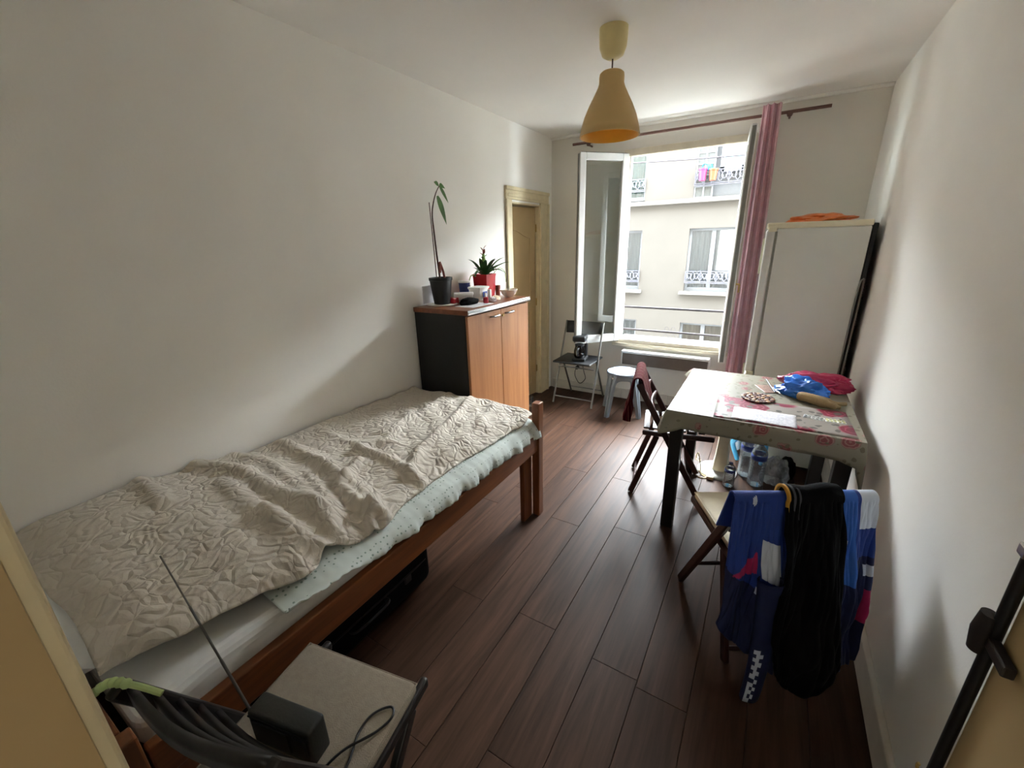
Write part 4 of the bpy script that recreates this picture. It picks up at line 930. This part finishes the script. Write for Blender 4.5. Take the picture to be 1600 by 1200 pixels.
drape('rear_panel', ['jacket_blue', 'jacket_white', 'jacket_pink', 'jacket_navy', 'jacket_bright'], None, 0, 0.062, 0.205, 0.16, lambda u: 0.60+0.03*math.sin(u*3), 0.745, -0.225, None, None, 1.4, 0.03, 4, jm2, 0.08, -0.05, parent=jt, drift=0.06)
def js(u, v):
    return 1 if (0.05 < v < 0.35 and 0.3 < u < 0.7) else 3
def sleeve(u, v):
    a = 2*math.pi*u; d = v*0.46; r = 0.034-0.010*v
    c = V((-0.125+0.02*math.sin(v*3)-0.03*v, -0.325-0.04*v+0.01*math.sin(v*4), 0.50-d))
    return c+V((r*math.cos(a)*1.25, r*math.sin(a)*0.8, 0.0)) + V((1, 1, 0))*0.006*mnoise.noise(V((u*6, v*8, 2)))
b = BM(); grid(b, sleeve, 22, 30, lambda u, v: 1 if (v > 0.55 and 0.60 < u < 0.74 and math.sin(v*90+u*40) > -0.4) else 3); obj('sleeve', b, ['jacket_blue', 'jacket_white', 'jacket_pink', 'jacket_navy'], jt, smooth=True, solid=0.003)
bt = thing('black_tracksuit_top', 'black garment with grey stripes draped over the middle of chair back', 'garment', L2, R(29))
def bmf(u, v):
    if v > 0.60 and v < 0.70 and (0.10 < u < 0.15 or 0.20 < u < 0.24): return 1
    if u < 0.05 and v > 0.55: return 2
    return 0
drape('cloth', ['black_fabric', 'stripe_grey', 'jacket_yellow'], None, 0, -0.085, 0.088, 0.22, lambda u: 0.44+0.25*math.sin(u*3.1)**0.7, 0.750, -0.225, None, None, 1.2, 0.045, 2, bmf, 0.15, 0.12, 0.010, rad=0.034, parent=bt, topw=0.02)
# scarf on the second chair
L3 = (-0.415, 2.59, 0)
drape('striped_scarf', 'scarf', L3, R(-78), -0.17, 0.19, lambda u: 0.22+0.03*math.sin(u*5), lambda u: 0.23+0.14*(1-u)+0.02*math.sin(u*9), 0.758, -0.215, 'burgundy striped scarf draped over the folding chair by the table', 'scarf', 2.5, 0.03, 5, None, 0.05, 0.1, 0.008, rad=0.026)

# ------------------------------------------------------------------ grey metal folding chair by the back wall
t = thing('folding_chair', 'grey metal folding chair with black seat behind the open left window', 'chair', (-1.535, 3.80, 0), R(180))
hw = 0.205
for s in (-1, 1):
    b = BM(); tube(b, [(s*hw, 0.19, 0.004), (s*(hw-0.012), -0.10, 0.80)], 0.0095, 10); obj('leg', b, 'metal_grey', t, smooth=True)
    b = BM(); tube(b, [(s*(hw-0.025), -0.215, 0.004), (s*(hw-0.025), 0.03, 0.44)], 0.0095, 10); obj('leg', b, 'metal_grey', t, smooth=True)
for (y, z, w) in ((0.165, 0.07, hw-0.003), (-0.18, 0.07, hw-0.025), (0.10, 0.37, hw-0.02)):
    b = BM(); tube(b, [(-w, y, z), (w, y, z)], 0.007, 8); obj('crossbar', b, 'metal_grey', t, smooth=True)
b = BM(); rbox(b, -hw+0.012, hw-0.012, -0.12, 0.235, 0.437, 0.455, 0.007, 2); obj('seat', b, 'black_plastic', t)
b = BM(); grid(b, lambda u, v: V((-hw+0.02+(2*hw-0.04)*u, -0.09+0.02*(1-v)*0.9-0.018*math.sin(math.pi*u), 0.68+0.12*v)), 12, 2); obj('backrest', b, 'black_plastic', t, smooth=True, solid=0.012)
# coffee maker on it
t = thing('coffee_maker', 'small black coffee maker with glass jug on the grey chair', 'coffee maker', (-1.50, 3.70, 0.456), R(10))
b = BM(); rbox(b, -0.065, 0.065, -0.07, 0.10, 0, 0.03, 0.01, 2); obj('base', b, 'black_plastic', t)
b = BM(); rbox(b, -0.06, 0.06, 0.045, 0.10, 0.0305, 0.22, 0.012, 2); obj('tank', b, 'black_plastic', t)
b = BM(); rbox(b, -0.062, 0.062, -0.07, 0.098, 0.19, 0.245, 0.014, 2); obj('head', b, 'black_plastic', t)
b = BM(); lathe(b, [(0.045, 0.031), (0.054, 0.05), (0.054, 0.10), (0.042, 0.14), (0.044, 0.15)], (0, -0.015, 0), 24, capt=False); ja = obj('jug', b, 'smoke_glass', t, smooth=True)
b = BM(); tube(b, smooth_path([(0.0, -0.06, 0.13), (0.0, -0.095, 0.12), (0.0, -0.095, 0.07), (0, -0.068, 0.06)], 4), 0.007, 6); obj('handle', b, 'black_plastic', ja, smooth=True)
b = BM(); lathe(b, [(0.045, 0.1505), (0.045, 0.162), (0.02, 0.168)], (0, -0.015, 0), 24); obj('lid', b, 'black_plastic', ja, smooth=True)
b = BM(); tube(b, smooth_path([(-1.66, 3.99, 0.27), (-1.655, 3.965, 0.2), (-1.60, 3.965, 0.12), (-1.54, 3.97, 0.18), (-1.56, 3.97, 0.26), (-1.575, 3.975, 0.36), (-1.53, 3.965, 0.50), (-1.51, 3.82, 0.49)], 6), 0.004, 6)
tag(obj('appliance_cable', b, 'black_plastic', smooth=True), 'black cord hanging from wall socket to the coffee maker', 'cable')

# ------------------------------------------------------------------ grey plastic stool
t = thing('plastic_stool', 'grey plastic stool with pale round top below the window', 'stool', (-1.055, 3.68, 0), R(22))
b = BM()
n = 64; ringsz = [(0.0, 0.412), (0.02, 0.412), (0.06, 0.412), (0.10, 0.412), (0.135, 0.412), (0.146, 0.408), (0.150, 0.398), (0.150, 0.385)]
prev = None
for r, z in ringsz[1:]:
    ring = []
    for k in range(n):
        a = 2*math.pi*k/n; notch = 1-0.09*max(0, math.cos(4*a-math.pi))**8*(1 if r > 0.12 else 0)
        ring.append(b.verts.new((r*notch*math.cos(a), r*notch*math.sin(a), z)))
    if prev is None: b.faces.new(ring)
    else:
        for k in range(n): b.faces.new((prev[k], prev[(k+1) % n], ring[(k+1) % n], ring[k]))
    prev = ring
b.faces.new(prev[::-1]); tp = obj('top', b, 'stool_top', t, smooth=True)
b = BM()
for r_, m_ in ((0.035, 8), (0.06, 14), (0.085, 20), (0.11, 26)):
    for k in range(m_):
        a = 2*math.pi*k/m_; b2 = BM(); box(b2, -0.0045, 0.0045, -0.0045, 0.0045, 0, 0.0012); join(b, b2, Matrix.Translation((r_*math.cos(a), r_*math.sin(a), 0.412)) @ Matrix.Rotation(a, 4, 'Z'))
st = obj('grip_studs', b, 'stool_top', tp); st['kind'] = 'stuff'
b = BM(); lathe(b, [(0.006, 0.4122), (0.006, 0.4132)], seg=12); obj('centre_hole', b, 'charcoal', tp)
for k in range(4):
    a = math.pi/4+k*math.pi/2
    b = BM(); ca, sa = math.cos(a), math.sin(a)
    # tapered channel leg
    rad_ = V((ca, sa, 0)); tan_ = V((-sa, ca, 0))
    secs = []
    for z, r, w in ((0.384, 0.128, 0.052), (0.30, 0.150, 0.030), (0.2, 0.168, 0.026), (0.0, 0.205, 0.020)):
        c = rad_*r+V((0, 0, z)); dd = 0.016
        secs.append([b.verts.new(c+tan_*w+rad_*-dd), b.verts.new(c+tan_*w*0.85+rad_*dd), b.verts.new(c+tan_*w*0.25+rad_*dd*1.1), b.verts.new(c+rad_*dd*0.4), b.verts.new(c-tan_*w*0.25+rad_*dd*1.1), b.verts.new(c-tan_*w*0.85+rad_*dd), b.verts.new(c-tan_*w-rad_*dd)])
    for s0, s1 in zip(secs, secs[1:]):
        m_ = len(s0)
        for q in range(m_): b.faces.new((s0[q], s0[(q+1) % m_], s1[(q+1) % m_], s1[q]))
    b.faces.new(secs[0]); b.faces.new(secs[-1][::-1])
    obj('leg', b, 'grey_plastic', t)
    a2 = a+math.pi/4
    b = BM()
    def apr(u, v, a2=a2):
        aa = a2+(u-0.5)*math.pi/2*0.82; e = abs(u-0.5)*2
        zl = 0.352-0.06*e**3; return V((0.141*math.cos(aa), 0.141*math.sin(aa), 0.386+(zl-0.386)*v))
    grid(b, apr, 14, 3); obj('apron', b, 'grey_plastic', t, smooth=True, solid=0.006)
b = BM(); rbox(b, -0.022, 0.022, -0.1475, -0.1455, 0.357, 0.372, 0.0005, 1); bmesh.ops.rotate(b, verts=b.verts[:], cent=(0, 0, 0), matrix=Matrix.Rotation(R(-45), 3, 'Z')); obj('sticker', b, 'paper_white', t)

# ------------------------------------------------------------------ fridge
FRX0, FRX1, FRY0, FRY1, FRH = -0.076, 0.44, 3.20, 3.74, 1.632
t = thing('fridge', 'white fridge-freezer standing sideways against the right wall', 'fridge', (FRX0, FRY0, 0))
fx = FRX1-FRX0; fy = FRY1-FRY0
b = BM(); rbox(b, 0.062, fx, 0, fy, 0.03, FRH-0.035, 0.006, 2); obj('body', b, 'fridge_white', t)
b = BM(); rbox(b, 0.0, fx+0.004, -0.004, fy+0.004, FRH-0.0345, FRH, 0.008, 2); obj('top_cover', b, 'fridge_cream', t)
for z0, z1 in ((0.06, 0.655), (0.668, FRH-0.04)):
    b = BM(); rbox(b, 0, 0.048, 0.002, fy-0.002, z0, z1, 0.012, 3); d = obj('door', b, 'white_paint', t)
    b = BM(); box(b, 0.0485, 0.061, 0.012, fy-0.012, z0+0.01, z1-0.01); obj('gasket', b, 'gasket', d)
    b = BM(); rbox(b, -0.025, 0.0, fy-0.06, fy-0.04, z1-0.3 if z0 > .3 else z1-0.2, z1-0.05, 0.006, 2); obj('handle', b, 'fridge_cream', d)
for z in (0.645, FRH-0.052):
    b = BM(); rbox(b, 0.012, 0.055, -0.008, 0.03, z, z+0.03, 0.004, 2); obj('hinge', b, 'fridge_cream', t)
b = BM(); rbox(b, fx+0.0045, fx+0.03, 0.02, fy-0.02, 0.1, FRH-0.02, 0.006, 2); obj('condenser_panel', b, 'black_plastic', t)
b = BM(); cp = []
for k in range(14):
    z = 0.25+k*0.085; cp += [(fx+0.036, 0.04, z), (fx+0.036, fy-0.04, z)] if k % 2 == 0 else [(fx+0.036, fy-0.04, z), (fx+0.036, 0.04, z)]
tube(b, cp, 0.003, 6); obj('condenser_coil', b, 'dark_iron', t)
b = BM(); tube(b, smooth_path([(fx-0.002, -0.012, 0.55), (fx-0.002, -0.012, 1.2), (fx+0.012, -0.010, 1.30), (fx+0.018, -0.008, 1.22), (fx+0.016, -0.008, 0.6)], 6), 0.005, 6); obj('pipe', b, 'metal_grey', t, smooth=True)
for x in (0.1, fx-0.06):
    for y in (0.05, fy-0.05):
        b = BM(); lathe(b, [(0.02, 0), (0.016, 0.031)], (x, y, 0), 12); obj('foot', b, 'black_plastic', t)
b = BM(); blob(b, (0.20, 3.42, FRH), 0.16, 0.15, 0.035, 0.35, 2.4, 11); tag(obj('orange_bag', b, 'bag_orange', smooth=True), 'crumpled orange plastic bag lying on top of the fridge', 'bag')

# ------------------------------------------------------------------ table
TX0, TX1, TY0, TY1, TZ = -0.36, 0.432, 2.09, 2.905, 0.727
t = thing('dining_table', 'square table with black legs under a floral cloth', 'table', (0.03, 2.5, 0))
b = BM(); rbox(b, TX0, TX1, TY0, TY1, TZ-0.024, TZ-0.001, 0.004, 2); obj('tabletop', b, 'table_black', t, world=True)
for x in (TX0+0.012, TX1-0.075):
    for y in (TY0+0.045, TY1-0.095):
        b = BM(); rbox(b, x, x+0.062, y, y+0.062, 0, TZ-0.0245, 0.004, 2); obj('leg', b, 'table_black', t, world=True)
for (x0, x1, y0, y1) in ((TX0+0.075, TX1-0.076, TY0+0.06, TY0+0.085), (TX0+0.075, TX1-0.076, TY1-0.08, TY1-0.055), (TX0+0.03, TX0+0.055, TY0+0.108, TY1-0.096), (TX1-0.055, TX1-0.03, TY0+0.108, TY1-0.096)):
    b = BM(); rbox(b, x0, x1, y0, y1, TZ-0.085, TZ-0.0245, 0.003, 1); obj('apron', b, 'table_black', t, world=True)
# tablecloth: top plus hanging sides
def cloth():
    b = BM(); e = 0.004; x0, x1, y0, y1 = TX0-e, TX1+e, TY0-e, TY1+e
    n = 40
    grid(b, lambda u, v: V((x0+(x1-x0)*u, y0+(y1-y0)*v, TZ+0.002)), n, n)
    per = []
    m = 40
    for k in range(m): per.append((V((x0+(x1-x0)*k/m, y0, 0)), V((0, -1, 0)), k/m, 0))
    for k in range(m): per.append((V((x1, y0+(y1-y0)*k/m, 0)), V((1, 0, 0)), k/m, 1))
    for k in range(m): per.append((V((x1-(x1-x0)*k/m, y1, 0)), V((0, 1, 0)), k/m, 2))
    for k in range(m): per.append((V((x0, y1-(y1-y0)*k/m, 0)), V((-1, 0, 0)), k/m, 3))
    rows_ = []
    for j in range(7):
        s = j/6; ring = []
        for p, nrm, tt, side in per:
            c = min(tt, 1-tt)     # distance from a corner
            cornr = max(0, 1-c/0.10)
            drop = 0.088+0.008*math.sin(tt*11+side)
            if side == 0: drop = 0.085+0.012*tt
            if side == 1: drop = 0.10+0.13*max(0, 1-tt/0.35)
            if side == 2: drop = 0.075
            if side == 3: drop = 0.06+0.03*tt
            near_c = (0 if (side == 0 and tt < .5) or (side == 3 and tt > .5) else 1)
            if near_c == 0: drop += 0.035*cornr; flare = 0.045*cornr
            elif (side == 0 and tt > .5) or (side == 1 and tt < .5): flare = 0.012*cornr; drop += 0.03*cornr
            elif (side == 2 and tt > .5) or (side == 3 and tt < .5): flare = 0.06*cornr
            else: flare = 0.0
            diag = V((0, 0, 0))
            nn = nrm.copy()
            if cornr > 0:
                dcen = V((p.x-(x0+x1)/2, p.y-(y0+y1)/2, 0)).normalized(); nn = (nrm*(1-cornr*0.6)+dcen*cornr*0.6)
            out = 0.004+0.006*math.sin(math.pi*min(1, s*2)/2)+flare*s+0.004*s*math.sin(tt*30+side)
            if side == 1: out = min(out, 0.03)
            ring.append(b.verts.new(p+nn*out*(0 if j == 0 else 1)+V((0, 0, TZ+0.002-drop*s-(0.0 if j == 0 else 0.001)))))
        rows_.append(ring)
    M_ = len(per)
    for a, c in zip(rows_, rows_[1:]):
        for k in range(M_): b.faces.new((a[k], a[(k+1) % M_], c[(k+1) % M_], c[k]))
    bmesh.ops.remove_doubles(b, verts=b.verts[:], dist=0.0003)
    return b
tag(obj('tablecloth', cloth(), 'tablecloth', smooth=True, solid=0.0015), 'cream oilcloth with rose pattern covering the table', 'tablecloth')
TT = TZ+0.0032
def flat(name, x, y, w, d, rz, mat, label, cat, z=TT, th=0.0012, wav=0.0):
    b = BM(); grid(b, lambda u, v: V(((u-.5)*w, (v-.5)*d, wav*abs(mnoise.noise(V((u*4, v*4, x)))))), 16, 12)
    o = obj(name, b, mat, solid=th, smooth=True); o.location = (x, y, z+th/2+0.0002); o.rotation_euler = (0, 0, rz); tag(o, label, cat); return o
flat('placemat', 0.125, 2.265, 0.56, 0.325, R(2), 'placemat', 'clear and rose patterned plastic mat at the front of the table', 'mat')
flat('paper_sheet', 0.06, 2.195, 0.265, 0.165, R(0), 'printed_paper', 'white printed sheet with fold lines on the table mat', 'paper', TT+0.0014, 0.0006, 0.006)
flat('picture_card', 0.075, 2.66, 0.10, 0.14, R(25), 'pic_card', 'small printed card under the pens on the table', 'card', TT)
# trivet: ring of woven beads
t = thing('trivet', 'round brown bead trivet on the table', 'trivet', (0.025, 2.455, TT))
for k in range(44):
    rr = [0.0, 0.02, 0.04, 0.06][(k > 0)+(k > 6)+(k > 19)]; nn = [1, 6, 13, 24][(k > 0)+(k > 6)+(k > 19)]
    a = 2*math.pi*k/nn; b = BM(); lathe(b, [(0.0035, 0.0), (0.0105, 0.004), (0.0105, 0.009), (0.0035, 0.012)], (rr*math.cos(a)*1.15, rr*math.sin(a)*1.15, 0.0016), 10); obj('bead', b, 'trivet_brown' if k % 3 else 'trivet_tan', t, smooth=True)
# bags and cloth
b = BM(); blob(b, (0.235, 2.62, TT), 0.11, 0.075, 0.065, 0.45, 1.9, 21, sub=5); tag(obj('blue_bag', b, 'bag_blue', smooth=True), 'crumpled blue plastic bag on the table', 'bag')
b = BM(); blob(b, (0.30, 2.79, TT), 0.145, 0.085, 0.062, 0.40, 1.9, 33, sub=5); tag(obj('pink_bag', b, 'bag_pink', smooth=True), 'crumpled pinkish red bag on the table behind the blue bag', 'bag')
t = thing('sock', 'rolled tan sock lying before the blue bag', 'sock', (0.29, 2.50, TT))
b = BM(); tube(b, smooth_path([(-0.075, 0.03, 0.022), (-0.055, 0.01, 0.03), (-0.01, -0.01, 0.026), (0.05, -0.025, 0.014), (0.09, -0.02, 0.008)], 5), [0.024]*8+[0.026]*6+[0.018]*4+[0.010]*3, 12); obj('roll', b, 'tan_cloth', t, smooth=True)
b = BM(); tube(b, smooth_path([(-0.03, 0.02, 0.03), (0.02, 0.03, 0.022), (0.08, 0.03, 0.01), (0.12, 0.05, 0.007)], 5), [0.016]*8+[0.010]*8, 10); obj('cuff', b, 'tan_cloth', t, smooth=True)
# blister packs
def blister(x, y, rz, mat, label):
    t = thing('blister_pack', label, 'blister pack', (x, y, TT+0.0016), rz)
    b = BM(); rbox(b, -0.04, 0.04, -0.022, 0.022, 0, 0.0015, 0.0005, 1); obj('sheet', b, 'pill_foil', t)
    for i in range(5):
        for j in range(2):
            b = BM(); lathe(b, [(0.0065, 0.0016), (0.0055, 0.005), (0.002, 0.0065)], (-0.031+i*0.0155, -0.010+j*0.02, 0), 10); obj('blister', b, mat, t, smooth=True)
blister(0.262, 2.29, R(-8), 'pill_foil', 'silver pill blister pack on the right of the table mat'); blister(0.345, 2.285, R(6), 'pill_yellow', 'blister pack with yellowish pills at the right table edge')
# pens
for (p0, p1, m_, lab) in (((0.055, 2.79, TT+0.018), (0.10, 2.60, TT+0.006), 'black_plastic', 'black pen leaning by the blue bag'), ((0.085, 2.68, TT+0.006), (0.125, 2.57, TT+0.012), 'chrome', 'silver pen beside the black pen on table')):
    t = thing('pen', lab, 'pen', p0); b = BM(); tube(b, [p0, p1], 0.0045, 8); obj('barrel', b, m_, t, smooth=True, world=True)
    b = BM(); d = (V(p1)-V(p0)).normalized(); tube(b, [V(p1)+d*0.0003, V(p1)+d*0.012], [0.0042, 0.001], 8); obj('tip', b, 'chrome', t, smooth=True, world=True)

# ------------------------------------------------------------------ things under the table
def bottle(name, x, y, h, r, label, mat='water_plastic', band=0.62):
    t = thing(name, label, 'bottle', (x, y, 0.0005))
    pr = [(r*0.85, 0), (r, h*0.03)]
    nr = 7
    for k in range(nr):
        z = h*(0.06+0.5*k/nr); pr += [(r, z), (r*0.95, z+h*0.02), (r, z+h*0.045)]
    pr += [(r, h*0.6), (r*0.97, h*0.61), (r*0.97, h*0.75), (r, h*0.76), (r*0.85, h*0.83), (r*0.45, h*0.92), (r*0.32, h*0.94), (r*0.32, h*0.96)]
    b = BM(); lathe(b, pr, seg=24); obj('body', b, mat, t, smooth=True)
    b = BM(); lathe(b, [(r*0.99, h*0.62), (r*0.99, h*0.74)], seg=24, capb=False, capt=False); obj('label_band', b, 'label_blue', t, smooth=True, solid=0.0008)
    b = BM(); lathe(b, [(r*0.38, h*0.9605), (r*0.38, h), (r*0.3, h)], seg=16); obj('cap', b, 'blue_plastic', t, smooth=True)
    return t
bottle('water_bottle', 0.03, 2.975, 0.31, 0.047, 'large water bottle with blue label, left one under the table')
bottle('water_bottle', 0.095, 2.875, 0.30, 0.047, 'large water bottle with blue label, right one in front under table')
bottle('small_bottle', -0.055, 2.77, 0.17, 0.033, 'small clear bottle on the floor under the table')
b = BM(); blob(b, (0.20, 2.97, 0.002), 0.075, 0.07, 0.12, 0.35, 2.2, 41); tag(obj('clear_bag', b, 'bag_film', smooth=True), 'clear crumpled plastic bag beside the water bottles on floor', 'bag')
b = BM(); blob(b, (0.27, 3.08, 0.002), 0.05, 0.06, 0.10, 0.2, 2.0, 51); tag(obj('black_bundle', b, 'black_fabric', smooth=True), 'dark bundle on the floor before the fridge', 'bundle')
t = thing('pedestal', 'cream plastic pedestal on a round white base under the table', 'pedestal', (-0.14, 2.93, 0))
b = BM(); lathe(b, [(0.125, 0), (0.125, 0.012), (0.115, 0.022), (0.05, 0.035)], seg=36); obj('base', b, 'white_plastic', t, smooth=True)
b = BM(); lathe(b, [(0.055, 0.0355), (0.045, 0.12), (0.036, 0.25), (0.036, 0.33)], (0.02, -0.01, 0), seg=24, sq=0.4); obj('column', b, 'fridge_cream', t, smooth=True)
b = BM(); lathe(b, [(0.02, 0.3305), (0.05, 0.335), (0.055, 0.36), (0.045, 0.385)], (0.02, -0.01, 0), seg=24); obj('head', b, 'shell', t, smooth=True)
b = BM(); tube(b, smooth_path([(-0.03, 3.13, 0.03), (-0.07, 3.08, 0.16), (-0.06, 3.03, 0.22), (-0.02, 3.06, 0.25), (0.05, 3.10, 0.27), (0.12, 3.12, 0.25), (0.13, 3.13, 0.1), (0.12, 3.14, 0.02)], 7), 0.016, 12)
tag(obj('blue_hose', b, 'hose_blue', smooth=True), 'bent light blue hose behind the bottles under the table', 'hose')
t = thing('extension_cable', 'tangled beige cable with plug beside the white pedestal base', 'cable', (-0.23, 2.83, 0))
b = BM(); tube(b, smooth_path([(-0.07, 0.28, 0.004), (-0.03, 0.20, 0.004), (-0.05, 0.10, 0.06), (-0.035, 0.04, 0.14), (-0.01, 0.02, 0.06), (0.0, 0.0, 0.006), (0.04, -0.03, 0.004), (0.0, -0.05, 0.004), (-0.04, 0.0, 0.004), (0.0, 0.06, 0.004), (0.06, -0.03, 0.005)], 7), 0.004, 6); obj('cord', b, 'shell', t, smooth=True)
b = BM(); rbox(b, 0.04, 0.085, -0.05, -0.02, 0.001, 0.025, 0.006, 2); obj('plug', b, 'shell', t)
